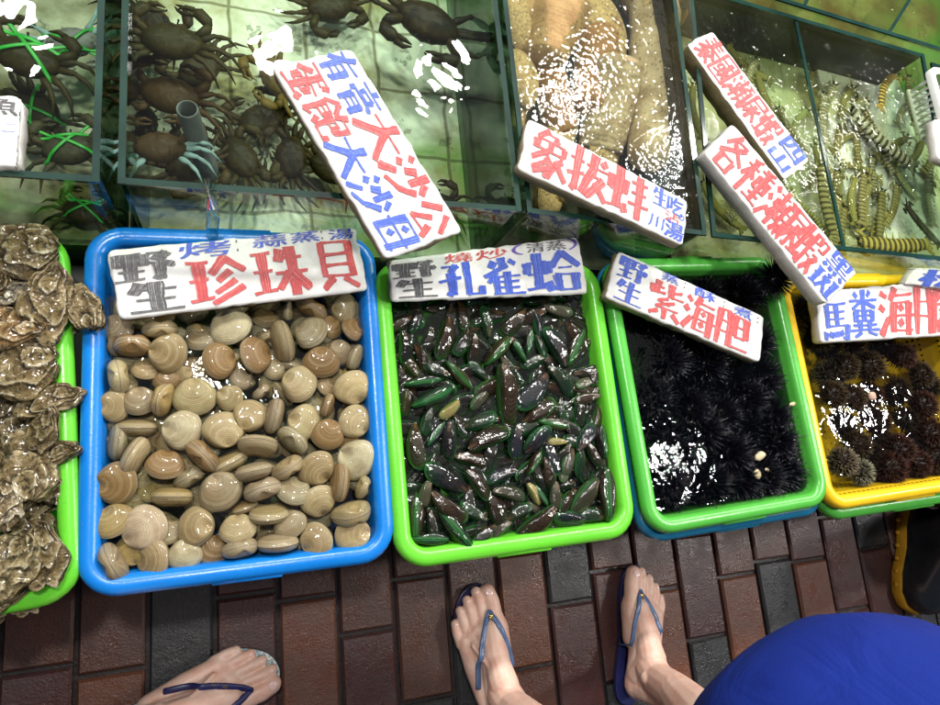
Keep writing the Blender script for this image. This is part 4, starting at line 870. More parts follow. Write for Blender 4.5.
for _l in """野 5,92 48,92;48,92 48,55;5,92 5,55;5,74 48,74;5,55 48,55;27,92 27,8;6,34 48,34;0,6 50,10;58,92 92,92 76,76;66,82 84,66;54,60 98,60 90,44;76,60 76,6 64,12
生 22,96 8,62;20,74 88,74;14,42 84,42;2,4 98,4;52,98 52,4
珍 2,90 38,90;4,52 36,52;0,10 40,14;20,90 20,12;68,98 40,62;68,96 98,64;74,66 50,46;82,48 46,22;92,30 40,0
珠 2,90 38,90;4,52 36,52;0,10 40,14;20,90 20,12;56,94 48,70;52,76 92,76;44,48 98,48;72,98 72,0;68,46 44,12;74,46 98,12
貝 16,96 16,26;16,96 84,96;84,96 84,26;16,72 84,72;16,50 84,50;16,27 84,27;36,24 8,0;62,24 94,0
有 4,76 96,76;48,98 34,70 4,36;34,56 34,0;34,56 80,56;80,56 80,6 66,4;34,38 80,38;34,20 80,20
膏 50,100 50,88;8,86 92,86;30,76 70,76;30,76 30,62;70,76 70,62;30,62 70,62;10,56 10,46;10,56 90,56;90,56 86,46;28,42 28,0;28,42 74,42;74,42 74,2;28,28 74,28;28,14 74,14
大 4,66 96,66;50,98 46,60 6,2;50,62 94,2
沙 8,92 22,80;2,62 16,52;4,2 26,36;62,98 62,46;46,80 34,56;78,82 96,60;88,50 66,18 30,0
公 36,94 6,50;60,94 96,50;48,56 20,10 78,14;66,34 86,2
蛋 12,94 86,94 80,80;50,94 50,62;50,78 76,78;32,82 6,52;26,62 94,54;26,46 74,46;26,46 26,26;74,46 74,26;26,26 74,26;50,54 50,4;14,4 80,8;74,16 88,0
飽 26,98 0,70;26,96 48,74;10,66 42,66;10,66 10,40;42,66 42,40;10,53 42,53;10,40 42,40;10,40 10,6 28,16;38,26 48,8;64,98 50,66;58,82 94,82;94,82 90,42 80,40;58,62 80,62;80,62 80,44;58,44 80,44;58,62 58,10;58,8 96,8;96,8 96,24
母 24,92 14,8;24,92 84,92;84,92 76,0;14,10 92,10;2,50 98,50;46,80 56,66;42,40 52,26
象 40,98 16,76;36,90 68,90 56,76;14,74 86,74;14,74 14,54;86,74 86,54;50,74 50,54;14,54 86,54;46,54 8,30;40,42 62,24 52,0 40,6;52,38 10,10;86,46 64,34;66,38 98,6;56,24 16,0
拔 2,72 38,72;22,98 22,4 10,10;0,34 38,46;42,70 98,70;64,98 60,60 38,4;62,50 86,50 50,0;66,36 98,2;80,92 92,80
蚌 6,76 42,76;6,76 6,46;42,76 42,46;6,46 42,46;24,98 24,8;2,8 40,12;38,22 46,2;54,82 94,82;56,58 92,58;50,32 98,32;74,98 74,0
孔 6,92 42,92 26,72;26,72 28,6 14,12;0,46 48,56;64,98 64,8;62,6 98,6;98,6 98,28
雀 50,100 50,76;32,92 20,76;68,94 84,80;62,78 6,50;34,62 14,34;30,52 30,0;30,50 90,50;30,34 86,34;30,18 86,18;24,2 98,2;60,62 60,2
蛤 6,76 42,76;6,76 6,46;42,76 42,46;6,46 42,46;24,98 24,8;2,8 40,12;38,22 46,2;72,98 48,60;72,96 100,60;62,60 84,60;56,42 90,42;56,42 56,4;90,42 90,4;56,4 90,4
紫 18,98 18,62;18,82 36,82;4,84 4,64;0,60 42,68;60,98 60,64;60,62 96,64;90,84 62,76;54,58 26,44;26,44 60,40;72,52 22,26;22,26 84,28;50,26 50,0;30,18 8,2;70,18 92,2
海 8,92 22,80;2,62 16,52;4,2 26,36;50,98 34,74;44,84 94,84;44,68 36,8;44,68 86,68;86,68 80,0;36,10 92,10;28,40 100,40;58,62 66,50;56,32 64,20
胆 10,94 2,0;10,94 40,94;40,94 40,0;10,64 40,64;8,36 40,36;56,90 92,90;56,90 56,34;92,90 92,34;56,62 92,62;56,34 92,34;46,4 100,4
馬 16,96 16,34;16,96 84,96;16,76 76,76;16,56 76,56;48,96 48,36;16,36 88,36;88,36 82,0 66,4;8,22 0,4;26,22 22,6;44,22 44,8;60,24 66,12
糞 22,94 32,82;76,96 66,82;6,76 94,76;50,100 50,56;46,74 14,58;54,74 88,58;22,54 78,54;22,54 22,32;78,54 78,32;50,54 50,32;22,43 78,43;22,32 78,32;34,30 34,12;66,30 66,12;12,24 88,24;2,12 98,12;38,10 14,0;62,10 90,0
膽 8,94 0,0;8,94 36,94;36,94 36,0;8,64 36,64;6,36 36,36;66,100 52,84;62,94 84,94 74,84;48,82 98,82;52,82 44,0;68,78 58,66;78,78 92,66;58,58 98,58;62,46 92,46;62,36 92,36;62,26 92,26;62,26 62,2;92,26 92,2;62,2 92,2
各 44,98 10,58;36,84 78,84 10,36;36,74 96,38;26,34 74,34;26,34 26,0;74,34 74,0;26,2 74,2
種 36,96 8,86;0,72 42,72;22,90 22,0;20,70 2,36;24,64 42,46;92,98 54,92;46,84 98,84;54,70 92,70;54,70 54,38;92,70 92,38;54,54 92,54;54,38 92,38;73,94 73,4;54,22 92,22;44,4 100,4
泰 14,90 86,90;20,76 80,76;4,60 96,60;50,100 46,60 6,30;54,60 96,30;50,46 50,0 40,4;26,36 36,26;12,4 40,20;76,36 56,22;58,22 90,2
國 6,96 94,96;6,96 6,2;94,96 94,2;6,2 94,2;18,72 82,72;24,56 48,56;24,56 24,36;48,56 48,36;24,36 48,36;18,20 54,28;60,86 66,40 84,16;82,50 54,14
瀨 8,92 20,80;2,62 14,52;2,2 22,36;28,86 60,86;30,70 58,70;30,70 30,50;58,70 58,50;30,50 58,50;44,98 44,0;42,46 28,20;46,44 60,26;64,92 100,92;80,92 76,80;68,78 96,78;68,78 68,24;96,78 96,24;68,60 96,60;68,42 96,42;68,24 96,24;76,22 64,0;88,22 100,0
尿 16,94 90,94;90,94 90,74;18,74 90,74;18,94 16,40 2,2;56,64 56,2 44,8;28,50 50,50 26,14;84,60 62,42;60,44 96,8
蝦 6,76 40,76;6,76 6,46;40,76 40,46;6,46 40,46;22,98 22,8;2,8 38,12;36,22 44,2;52,92 72,92;52,92 52,0;72,92 72,72;52,74 72,74;52,54 72,54;52,34 72,34;78,92 98,92 96,66;78,66 98,66;76,46 96,46 70,0;78,34 100,0
黑 16,98 84,98;16,98 16,62;84,98 84,62;16,62 84,62;50,98 50,32;32,86 38,74;68,86 62,74;12,48 88,48;2,32 98,32;14,20 4,2;34,20 32,4;56,20 60,4;78,20 94,2
斑 0,90 30,90;2,56 28,56;0,10 30,14;15,90 15,12;48,98 54,86;34,78 68,78;60,76 34,10;40,70 68,14;72,90 100,90;74,56 98,56;72,10 100,10;86,90 86,10
松 0,70 42,70;22,98 22,0;20,66 2,30;24,60 42,40;62,94 46,56;76,96 100,56;70,52 46,10 88,14;78,32 98,2""".split('\n'):
    STROKES[_l[0]] = [[tuple(float(v) / 100 for v in p.split(',')) for p in st.split()] for st in _l[2:].split(';')]
def brush(ch, rnd, fat=1.12):
    """hand-brushed strokes: heavy uprights, thin level strokes, pressed starts and dry tails -> list of (u, v), faces, streak"""
    V, F, G = [], [], []
    dense = min(1.0, 9.5 / len(STROKES[ch])) ** .35
    for st in STROKES[ch]:
        for a, b in zip(st, st[1:]):
            a = (a[0] + rnd.uniform(-.018, .018), a[1] + rnd.uniform(-.018, .018)); b = (b[0] + rnd.uniform(-.018, .018), b[1] + rnd.uniform(-.018, .018))
            dx, dy = b[0] - a[0], b[1] - a[1]; L = math.hypot(dx, dy) + 1e-6; w = (.037 + .074 * min(1, abs(dy) / L) ** 1.2) * dense * fat * rnd.uniform(.85, 1.2)
            nx, ny = -dy / L, dx / L; flat = abs(dy) < .35 * L; n = 7; base = len(V); sid = rnd.uniform(0, 90); bow = rnd.uniform(-.02, .02) * L
            for i in range(n + 1):
                f = -.02 + 1.04 * i / n; prof = (.75 + .5 * abs(2 * f - 1) ** 2) if flat else (1.08 - .22 * f + .12 * (2 * f - 1) ** 2)
                if i == 0 or i == n: prof *= .72 if flat else .9
                cx = a[0] + dx * f + nx * bow * math.sin(f * PI); cy = a[1] + dy * f + ny * bow * math.sin(f * PI)
                sl = (.35 if flat else 0) * w * (1 if i in (0, n) else 0)
                for q in (-1, -.33, .33, 1):
                    j = 1 + rnd.uniform(-.10, .10)
                    V.append((cx + nx * w * q * prof * j * .5 * 1.55 - sl * q * (1 if i == 0 else -1) * .4, cy + ny * w * q * prof * j * .5 * 1.55)); G.append(sid + q * .5)
            for i in range(n):
                for q in range(3): F.append((base + i * 4 + q, base + i * 4 + q + 1, base + (i + 1) * 4 + q + 1, base + (i + 1) * 4 + q))
    return V, F, G
INKS = {'r': INKR, 'b': INKB, 'k': INKK, 'p': INKP}; INKN = {'r': 'red lettering', 'b': 'blue lettering', 'k': 'black lettering', 'p': 'purple brackets'}
def sign(pix, zs, th, edge, label, text, skew=.04, name='foam_sign', bold=.013):
    """pix: left-bottom, right-bottom, right-top, left-top corners of the written face, read in the writing's own direction"""
    Q = [at(x, y, z) for (x, y), z in zip(pix, zs)]; c = sum(Q, Vector()) / 4; Q = [q - c for q in Q]
    nrm = (Q[1] - Q[0]).cross(Q[3] - Q[0]).normalized()
    t = thing(name, c); tag(t, label, 'sign', 'hand lettered foam signs')
    def bil(u, v): return Q[0] * (1 - u) * (1 - v) + Q[1] * u * (1 - v) + Q[2] * u * v + Q[3] * (1 - u) * v
    nu, nv = 40, 14; W = (Q[1] - Q[0]).length; Hh = (Q[3] - Q[0]).length; sd = pix[0][0]
    b = MB(); top = []
    us = [0, .002 / W * 1.6] + [i / nu for i in range(1, nu)] + [1 - .002 / W * 1.6, 1]; vs_ = [0, .002 / Hh * 1.6] + [i / nv for i in range(1, nv)] + [1 - .002 / Hh * 1.6, 1]
    nU, nV = len(us), len(vs_); V = []
    for layer, zz in ((0, 0), (1, -th)):
        for j, v in enumerate(vs_):
            for i, u in enumerate(us):
                p = bil(u, v); ed = min(i, nU - 1 - i, j, nV - 1 - j)
                cu, cv = (u - .5) * W, (v - .5) * Hh; dx = max(0, abs(cu) - (W / 2 - .008)); dy = max(0, abs(cv) - (Hh / 2 - .008)); dd = math.hypot(dx, dy)
                if dd > .008: p -= ((Q[1] - Q[0]).normalized() * math.copysign(dx, cu) + (Q[3] - Q[0]).normalized() * math.copysign(dy, cv)) * (1 - .008 / dd)
                if ed == 0:
                    out = (p - nrm * p.dot(nrm)).normalized(); p = p + out * (.0042 * noise.noise(p * 60 + Vector((sd, layer, 0)))); p -= nrm * (.0016 if not layer else -.0016)
                p = p - nrm * (zz * -1) + nrm * .0006 * noise.noise(p * 35)
                V.append(p)
    n1 = nU * nV; F = []; MI = []
    for j in range(nV - 1):
        for i in range(nU - 1):
            q = (j * nU + i, j * nU + i + 1, (j + 1) * nU + i + 1, (j + 1) * nU + i); F.append(q); MI.append(0); F.append(tuple(n1 + x for x in reversed(q))); MI.append(1)
    ringi = [i for i in range(nU)] + [j * nU + nU - 1 for j in range(1, nV)] + [(nV - 1) * nU + i for i in range(nU - 2, -1, -1)] + [j * nU for j in range(nV - 2, 0, -1)]
    for a, bb_ in zip(ringi, ringi[1:] + ringi[:1]): F.append((bb_, a, n1 + a, n1 + bb_)); MI.append(1)
    me = mesh('board', V, F); me.polygons.foreach_set('material_index', MI); obj('board', me, [FOAM, edge], t)
    bycol = {}
    rnd = random.Random(int(sd * 3))
    for idx, (ch, u0, v0, u1, v1, colr) in enumerate(text):
        mb = bycol.setdefault((idx, colr), MB())
        if ch in STROKES:
            uv, fs, gg = brush(ch, rnd, 1.42 if colr == 'k' else 1.12); vv = []
            for n_, (a, d) in enumerate(uv):
                p = bil(u0 + (u1 - u0) * min(1.03, max(-.03, a)), v0 + (v1 - v0) * min(1.03, max(-.03, d))); vv.append(p + nrm * (.0010 + .000035 * (n_ // 32)))
            mb.add(vv, fs, gg); continue
        uv, fs = glyph(ch); sk = skew + rnd.uniform(-.05, .05); wob = rnd.uniform(0, 50)
        small = (v1 - v0) < .3; du = bold * (u1 - u0) * (2.0 if not small else 1.2)
        for rep, off in enumerate((-1.5, -.5, .5, 1.5) if not small else (-1, 1)):
            vv = []
            for (a, d) in uv:
                wx = .035 * noise.noise((a * 2.2, d * 2.2, wob)) + .012 * noise.noise((a * 9, d * 9, wob)); wy = .04 * noise.noise((a * 2.0 + 9, d * 2.0, wob)) + .010 * noise.noise((a * 9, d * 9, wob + 5)); arch = .035 * math.sin(a * PI)
                a2 = min(1.02, max(-.02, a + wx + sk * (d - .5) * .5)); d2 = d + wy - arch * (d - .3) * .3
                p = bil(u0 + (u1 - u0) * a2 + off * du, v0 + (v1 - v0) * d2); vv.append(p + nrm * (.0007 + .00006 * rep + .0003 * (idx % 2 + 1)))
            mb.add(vv, fs)
    for (idx, colr), mb in bycol.items():
        o = mb.build('character', INKS[colr], t, False); o['label'] = INKN[colr].replace('lettering', 'character')
    return t
sign([(118, 320), (369, 290), (355, 227), (108, 250)], (ZR + .018, ZR + .018, ZR + .03, ZR + .03), .016, EDGE, 'white sign reading wild pearl shell lying across the blue clam tray',
     [('野', .01, .50, .23, .93, 'k'), ('生', .05, .06, .25, .49, 'k'), ('珍', .27, .06, .50, .76, 'r'), ('珠', .525, .07, .755, .80, 'r'), ('貝', .80, .08, .975, .82, 'r'), ('烤', .26, .77, .46, .99, 'b'), ('：', .47, .8, .50, .97, 'k'), ('蒜', .55, .82, .69, 1.0, 'b'), ('蒸', .71, .84, .83, 1.0, 'b'), ('：', .83, .86, .86, .99, 'k'), ('湯', .875, .83, .985, .99, 'b')])
sign([(271, 66), (386, 259), (463, 231), (351, 48)], (ZA + .035, ZR + .146, ZR + .146, ZA + .035), .017, EDGE, 'long tilted white sign for male and female crabs over the wide tank',
     [('有', .0, .53, .15, .97, 'b'), ('膏', .165, .52, .34, .97, 'b'), ('大', .33, .50, .56, .97, 'r'), ('沙', .565, .50, .79, .97, 'r'), ('公', .80, .50, .985, .95, 'r'), ('蛋', .01, .05, .20, .49, 'r'), ('飽', .205, .05, .40, .49, 'r'), ('大', .40, .05, .60, .46, 'b'), ('沙', .61, .05, .80, .46, 'b'), ('母', .81, .06, .99, .50, 'b')])
sign([(518, 169), (684, 246), (688, 201), (529, 118)], (ZC + .035, ZC + .027, ZC + .027, ZC + .035), .022, EDGE, 'white sign with three big red characters across the geoduck tank front',
     [('象', .04, .08, .26, .96, 'r'), ('拔', .26, .08, .50, .96, 'r'), ('蚌', .50, .08, .755, .97, 'r'), ('生', .775, .58, .87, .96, 'b'), ('吃', .87, .56, .97, .93, 'b'), ('。', .95, .5, .985, .62, 'b'), ('沾', .86, .36, .955, .58, 'r'), ('川', .765, .10, .86, .36, 'b'), ('湯', .87, .04, .985, .40, 'b')])
sign([(687, 44), (785, 180), (810, 160), (713, 31)], (ZD + .01, ZD + .012, ZD + .012, ZD + .01), .035, EDGEB, 'wet white sign with crowded red characters floating behind another sign',
     [('泰', .02, .08, .17, .95, 'r'), ('國', .17, .08, .31, .93, 'r'), ('瀨', .32, .10, .47, .93, 'r'), ('尿', .47, .10, .61, .93, 'r'), ('蝦', .61, .08, .76, .93, 'r'), ('四', .80, .50, .97, .95, 'b'), ('山', .80, .05, .96, .45, 'b')])
sign([(704, 153), (826, 305), (857, 273), (734, 124)], (ZD + .045, ZR + .095, ZR + .095, ZD + .045), .028, EDGEW, 'long white sign of red characters ending in blue tilted over the mantis shrimp tank',
     [('各', .02, .06, .18, .96, 'r'), ('種', .19, .06, .36, .96, 'r'), ('瀨', .37, .05, .56, .96, 'r'), ('尿', .52, .05, .66, .96, 'r'), ('蝦', .62, .05, .80, .96, 'r'), ('黑', .82, .52, .985, .98, 'b'), ('斑', .82, .03, .985, .50, 'b')])
sign([(392, 302), (589, 294), (578, 237), (388, 261)], (ZR + .012, ZR + .012, ZR + .03, ZR + .03), .014, EDGE, 'white sign with blue characters lying over the green mussel tray',
     [('野', .02, .54, .22, .92, 'k'), ('生', .03, .08, .22, .52, 'k'), ('孔', .235, .06, .45, .78, 'b'), ('雀', .45, .07, .66, .78, 'b'), ('蛤', .665, .08, .975, .80, 'b'), ('燒', .27, .79, .41, .98, 'r'), ('炒', .43, .79, .59, .98, 'r'), ('（', .62, .80, .68, 1.0, 'p'), ('清', .70, .82, .80, .99, 'k'), ('蒸', .81, .82, .92, .99, 'k'), ('）', .93, .80, .985, 1.0, 'p')])
sign([(605, 297), (760, 363), (765, 317), (618, 250)], (ZR + .03, ZR + .012, ZR + .020, ZR + .034), .020, EDGE, 'white slanting sign over the black sea urchin tray',
     [('野', .03, .50, .20, .96, 'b'), ('生', .04, .06, .21, .49, 'b'), ('紫', .24, .06, .46, .80, 'r'), ('海', .46, .06, .67, .80, 'r'), ('胆', .68, .06, .90, .82, 'r'), ('蒸', .29, .82, .40, .99, 'b'), ('：', .42, .84, .46, .96, 'k'), ('酥', .51, .80, .65, .99, 'b'), ('：', .69, .82, .73, .94, 'k'), ('煮', .78, .78, .91, .98, 'b'), ('：', .93, .80, .97, .92, 'k')])
sign([(821, 343), (968, 334), (965, 280), (815, 291)], (ZR + .016, ZR + .016, ZR + .026, ZR + .026), .020, EDGEW, 'white sign of two blue and two red characters over the yellow basket',
     [('馬', .03, .04, .20, .74, 'b'), ('糞', .19, .08, .38, .97, 'b'), ('海', .385, .06, .62, .96, 'r'), ('膽', .63, .06, .90, .97, 'r')])
sign([(904, 285), (1006, 300), (1008, 272), (916, 268)], (ZR + .03, ZR + .03, ZR + .045, ZR + .045), .018, EDGEW, 'white sign with a blue character behind the yellow basket at the right edge', [('松', .10, .08, .48, .95, 'b'), ('葉', .52, .08, .9, .95, 'b')])
sign([(-60, 161), (19, 168), (23, 97), (-50, 92)], (ZA + .012,) * 4, .024, EDGEW, 'white foam sign floating in the left tank, cut by the photo edge', [('魚', .45, .72, .95, .97, 'k'), ('一', .80, .56, .95, .62, 'b'), ('一', .74, .46, .92, .52, 'b')])
sign([(938, 158), (1010, 190), (1010, 130), (933, 118)], (ZD + .02,) * 4, .02, EDGEW, 'corner of a white foam sign below the white strainer', [('蝦', .5, .1, .9, .9, 'r')])

# ---------------------------------------------------------------- people
def cap(mb, p, q, r0, r1, n=14):
    p, q = Vector(p), Vector(q); d = q - p; L = max(d.length, 1e-5); steps = 4; pts = []; rad = []
    for i in range(5): a = PI / 2 * (1 - i / 4); pts.append(p - d / L * r0 * math.sin(a)); rad.append(max(1e-4, r0 * math.cos(a)))
    for i in range(1, steps): f = i / steps; pts.append(p + d * f); rad.append(r0 + (r1 - r0) * f)
    for i in range(5): a = PI / 2 * i / 4; pts.append(q + d / L * r1 * math.sin(a)); rad.append(max(1e-4, r1 * math.cos(a)))
    mb.tube(pts, rad, n, up=Vector((.3, .2, .93)))
def chain(mb, pts): 
    for (p, r), (q, s) in zip(pts, pts[1:]): cap(mb, p, q, r, s)
def melt(mb, name, voxel, smooth, mat, parent):
    me = mb.mesh(name); o = bpy.data.objects.new('tmp', me); C.objects.link(o)
    m = o.modifiers.new('r', 'REMESH'); m.mode = 'VOXEL'; m.voxel_size = voxel
    s = o.modifiers.new('s', 'SMOOTH'); s.factor = .5; s.iterations = smooth
    dg = bpy.context.evaluated_depsgraph_get(); me2 = bpy.data.meshes.new_from_object(o.evaluated_get(dg)); bpy.data.objects.remove(o); bpy.data.meshes.remove(me)
    return obj(name, me2, mat, parent)
FS = 1.10; SOLE = .014
def foot_frame(heel, head, side):
    T = Matrix.Translation(heel) @ Matrix.Rotation(head - PI / 2, 4, 'Z')
    def P(m, y, z): return T @ Vector((side * m * FS, y * FS, z * FS + SOLE))
    return P
TOES = [((.027, .162, .020), .0145, (.029, .190, .0175), .0130, (.027, .207, .0145), .0125), ((.0075, .168, .019), .0095, (.009, .199, .0185), .0074, (.009, .213, .0115), .0076), ((-.0095, .163, .017), .009, (-.0095, .190, .0170), .0070, (-.009, .204, .0108), .0072), ((-.0245, .155, .015), .0085, (-.0255, .178, .0150), .0066, (-.0245, .192, .0100), .0068), ((-.037, .142, .013), .0085, (-.0395, .162, .0130), .0066, (-.0375, .175, .0098), .0066)]
def foot(mb, P, knee):
    chain(mb, [(P(0, .028, .028), .027), (P(0, .06, .034), .029), (P(.006, .115, .036), .027), (P(.014, .150, .026), .021)])
    chain(mb, [(P(0, .045, .035), .030), (P(.002, .075, .062), .027), (P(.006, .115, .040), .022)])
    chain(mb, [(P(-.018, .05, .020), .019), (P(-.026, .10, .018), .0175), (P(-.030, .145, .014), .0145)])
    chain(mb, [(P(.020, .10, .026), .020), (P(.028, .150, .021), .020), (P(.028, .166, .020), .0165)])
    chain(mb, [(P(.026, .152, .02), .018), (P(-.005, .155, .019), .0165), (P(-.030, .142, .014), .0135)])
    chain(mb, [(P(0, .135, .030), .019), (P(.008, .165, .020), .012)]); chain(mb, [(P(-.012, .13, .026), .016), (P(-.018, .158, .016), .0115)])
    for (tx, ty) in ((.026, .150), (.008, .152), (-.009, .148), (-.024, .140)): chain(mb, [(P(tx, ty, .0335 + .004 * (tx > 0)), .0042), (P(tx * .62, .115, .0475), .0040), (P(tx * .3, .085, .0690), .0042)])
    for a, ra, b_, rb, c_, rc in TOES: chain(mb, [(P(*a), ra * 1.10), (P(*b_), rb * 1.24), (P(*c_), rc * 1.22)])
    cap(mb, P(.024, .046, .088), P(.024, .048, .084), .011, .011); cap(mb, P(-.023, .040, .078), P(-.023, .042, .074), .010, .010)
    chain(mb, [(P(0, .026, .03), .024), (P(0, .020, .075), .015), (P(0, .022, .13), .018)])
    ank, k = P(0, .047, .085), Vector(knee); calf = ank.lerp(k, .62) + (P(0, -.02, 0) - P(0, 0, 0))
    chain(mb, [(P(0, .060, .060), .031), (ank, .031), (ank.lerp(k, .22), .034), (calf, .050), (k, .047)])
def foot_extras(root, body, P, side, sole_mat, top_mat, strap_mat, charm):
    bv = BVHTree.FromPolygons([v.co for v in body.data.vertices], [tuple(p.vertices) for p in body.data.polygons])
    def drop(m, y, off):
        q = P(m, y, .055); h = bv.ray_cast(q, Vector((0, 0, -1)), .1)
        z = h[0].z if h[0] is not None else SOLE; return Vector((q.x, q.y, max(z, SOLE) + off))
    for i, (a, ra, b_, rb, c_, rc) in enumerate(TOES):
        b = MB(); big = i == 0; y = c_[1] + (.0015 if not big else .001); n0 = drop(c_[0], y - .003, 0); n1 = drop(c_[0], y + rc * .55, 0); d = (n1 - n0).normalized(); sx = (P(.01, 0, 0) - P(0, 0, 0)).normalized(); up = d.cross(sx); up = up if up.z > 0 else -up
        R = Matrix((sx, d, up)).transposed(); b.ball(n0.lerp(n1, .35) - up * .0006, 1, (rc * (.62 if big else .55), rc * (.62 if big else .52), .0016), 14, R); b.build('toenail', NAIL, root)
    # sandal: sole, insole, strap, charm
    out = [(-.018, -.006), (0, -.012), (.018, -.006), (.029, .02), (.030, .06), (.031, .10), (.039, .14), (.042, .175), (.039, .205), (.027, .220), (.010, .222), (-.010, .216), (-.028, .200), (-.042, .175), (-.045, .140), (-.038, .09), (-.031, .05), (-.028, .02)]
    if side < 0: out = out[::-1]
    o2 = []
    for i in range(len(out)):
        p0, p1, p2, p3 = (Vector(out[(i + k) % len(out)]) for k in (-1, 0, 1, 2))
        for f in (0, .25, .5, .75): o2.append(.5 * ((2 * p1) + (p2 - p0) * f + (2 * p0 - 5 * p1 + 4 * p2 - p3) * f * f + (3 * p1 - p0 - 3 * p2 + p3) * f ** 3))
    def lv(z, k): 
        r = []
        for q in o2:
            w = P(q.x * k * (.92 if q.x > 0 else .88), (q.y - .1) * k + .1, 0); r.append((w.x, w.y, z))
        return r
    sd = thing('sandal', (0, 0, 0)); sd.parent = root
    b = MB(); loft(b, [lv(.001, .95), lv(.002, .985), lv(.005, 1.0), lv(.0105, 1.0)]); b.f.append(tuple(reversed(range(len(o2))))); b.mi.append(0); b.build('sole', sole_mat, sd, True)
    b = MB(); loft(b, [lv(.0107, 1.0), lv(.0132, .998), lv(.0138, .985), lv(.0140, .93)], True); b.build('insole', top_mat, sd, False)
    b = MB(); post = (.0185, .180)
    for end, mid in (((.0290, .084), (.034, .130)), ((-.0315, .076), (-.022, .136))):
        pts = []
        for i in range(19):
            f = i / 18; m = (1 - f) ** 2 * post[0] + 2 * f * (1 - f) * mid[0] + f * f * end[0]; y = (1 - f) ** 2 * post[1] + 2 * f * (1 - f) * mid[1] + f * f * end[1]
            pts.append(drop(m, y, .0022))
        for _ in range(2): pts = [pts[0]] + [Vector(((pts[i - 1].x + pts[i].x * 2 + pts[i + 1].x) / 4, (pts[i - 1].y + pts[i].y * 2 + pts[i + 1].y) / 4, max(pts[i].z, (pts[i - 1].z + pts[i].z * 2 + pts[i + 1].z) / 4))) for i in range(1, len(pts) - 1)] + [pts[-1]]
        e = P(*end, 0); pts.append(Vector((e.x, e.y, SOLE - .003))); b.tube(pts, [.0042] * 2 + [.0052] * 10 + [.0050] * 8, 10, .42)
    pp = drop(*post, .0035); q = P(*post, 0); b.tube([pp, (q.x, q.y, SOLE - .002)], .0032, 8); b.build('strap', strap_mat, sd)
    cz = drop(.0175, .172, .0068)
    if charm == 'star':
        b = MB()
        for k in range(3): a = k * PI / 3; v = Vector((math.cos(a), math.sin(a), 0)) * .0072; b.tube([cz - v, cz, cz + v], [.0007, .0014, .0007], 6)
        b.build('charm', GOLD, sd)
    else:   # raised gold letters on the strap
        c = bpy.data.curves.new('g', 'FONT'); c.body = charm; c.size = .0085; c.extrude = .0003; c.align_x = 'CENTER'; c.align_y = 'CENTER'
        o = bpy.data.objects.new('g', c); C.objects.link(o); bpy.context.view_layer.update(); me = bpy.data.meshes.new_from_object(o); bpy.data.objects.remove(o)
        A, B = drop(-.0160, .1325, .0066), drop(-.0015, .155, .0066); A, B = (A, B) if A.x < B.x else (B, A); ex = (B - A).normalized(); ez = Vector((0, 0, 1)); ey = ez.cross(ex).normalized(); ez = ex.cross(ey)
        me.transform(Matrix.Translation((A + B) / 2) @ Matrix((ex, ey, ez)).transposed().to_4x4()); obj('lettering', me, GOLD, sd, False)
def upper_body(mb, hips, sh, head, hand=None):
    hips, sh, head = Vector(hips), Vector(sh), Vector(head); u = Vector((1, 0, 0))
    cap(mb, hips - u * .07, hips + u * .07, .10, .10); cap(mb, hips, hips.lerp(sh, .4), .11, .095); cap(mb, hips.lerp(sh, .4), sh - Vector((0, 0, .06)), .095, .10)
    cap(mb, sh - u * .13 - Vector((0, 0, .03)), sh + u * .13 - Vector((0, 0, .03)), .05, .05); cap(mb, sh, head - Vector((0, 0, .06)), .045, .042)
    cap(mb, head, head + Vector((0, .015, .03)), .075, .082); cap(mb, head + Vector((0, .085, -.01)), head + Vector((0, .09, -.015)), .012, .014)
    for s in (-1, 1):
        cap(mb, head + Vector((s * .078, 0, 0)), head + Vector((s * .082, -.005, .02)), .012, .014)
        a = sh + Vector((s * .16, 0, -.03)); el = a + Vector((s * .05, -.08, -.25)); ha = el + Vector((-s * .05, .02, -.22))
        chain(mb, [(a, .043), (el, .034), (ha, .024)]); chain(mb, [(ha, .026), (ha + Vector((0, .01, -.06)), .022)])
        for f in range(4): chain(mb, [(ha + Vector((0, .03 - f * .017, -.06)), .008), (ha + Vector((0, .035 - f * .018, -.10)), .0075), (ha + Vector((-s * .008, .035 - f * .018, -.13 + .006 * abs(f - 1.5))), .007)])
        chain(mb, [(ha + Vector((0, .02, -.02)), .010), (ha + Vector((0, .05, -.05)), .009), (ha + Vector((0, .055, -.075)), .008)])
def hair(root, head):
    b = MB(); b.ball(Vector(head) + Vector((0, -.012, .035)), .095, (1, 1.05, 1), 20); b.ball(Vector(head) + Vector((0, -.06, -.05)), .075, (1, .8, 1.5), 16); b.build('hair', HAIR, root)
def soft(root, name, rings, mat, fold=0.0):
    b = MB(); N = 64; R = []
    for (cx, cy, z, rx, ry) in rings:
        R.append([(cx + rx * math.cos(2 * PI * k / N) * (1 + fold * math.sin(k / N * 2 * PI * 9 + z * 9)), cy + ry * math.sin(2 * PI * k / N) * (1 + fold * math.sin(k / N * 2 * PI * 9 + z * 9)), z) for k in range(N)])
    loft(b, R); return b.build(name, mat, root)
def heel_of(tip, hd, L=.207): return Vector((tip.x - math.cos(hd) * L * FS, tip.y - math.sin(hd) * L * FS, 0))
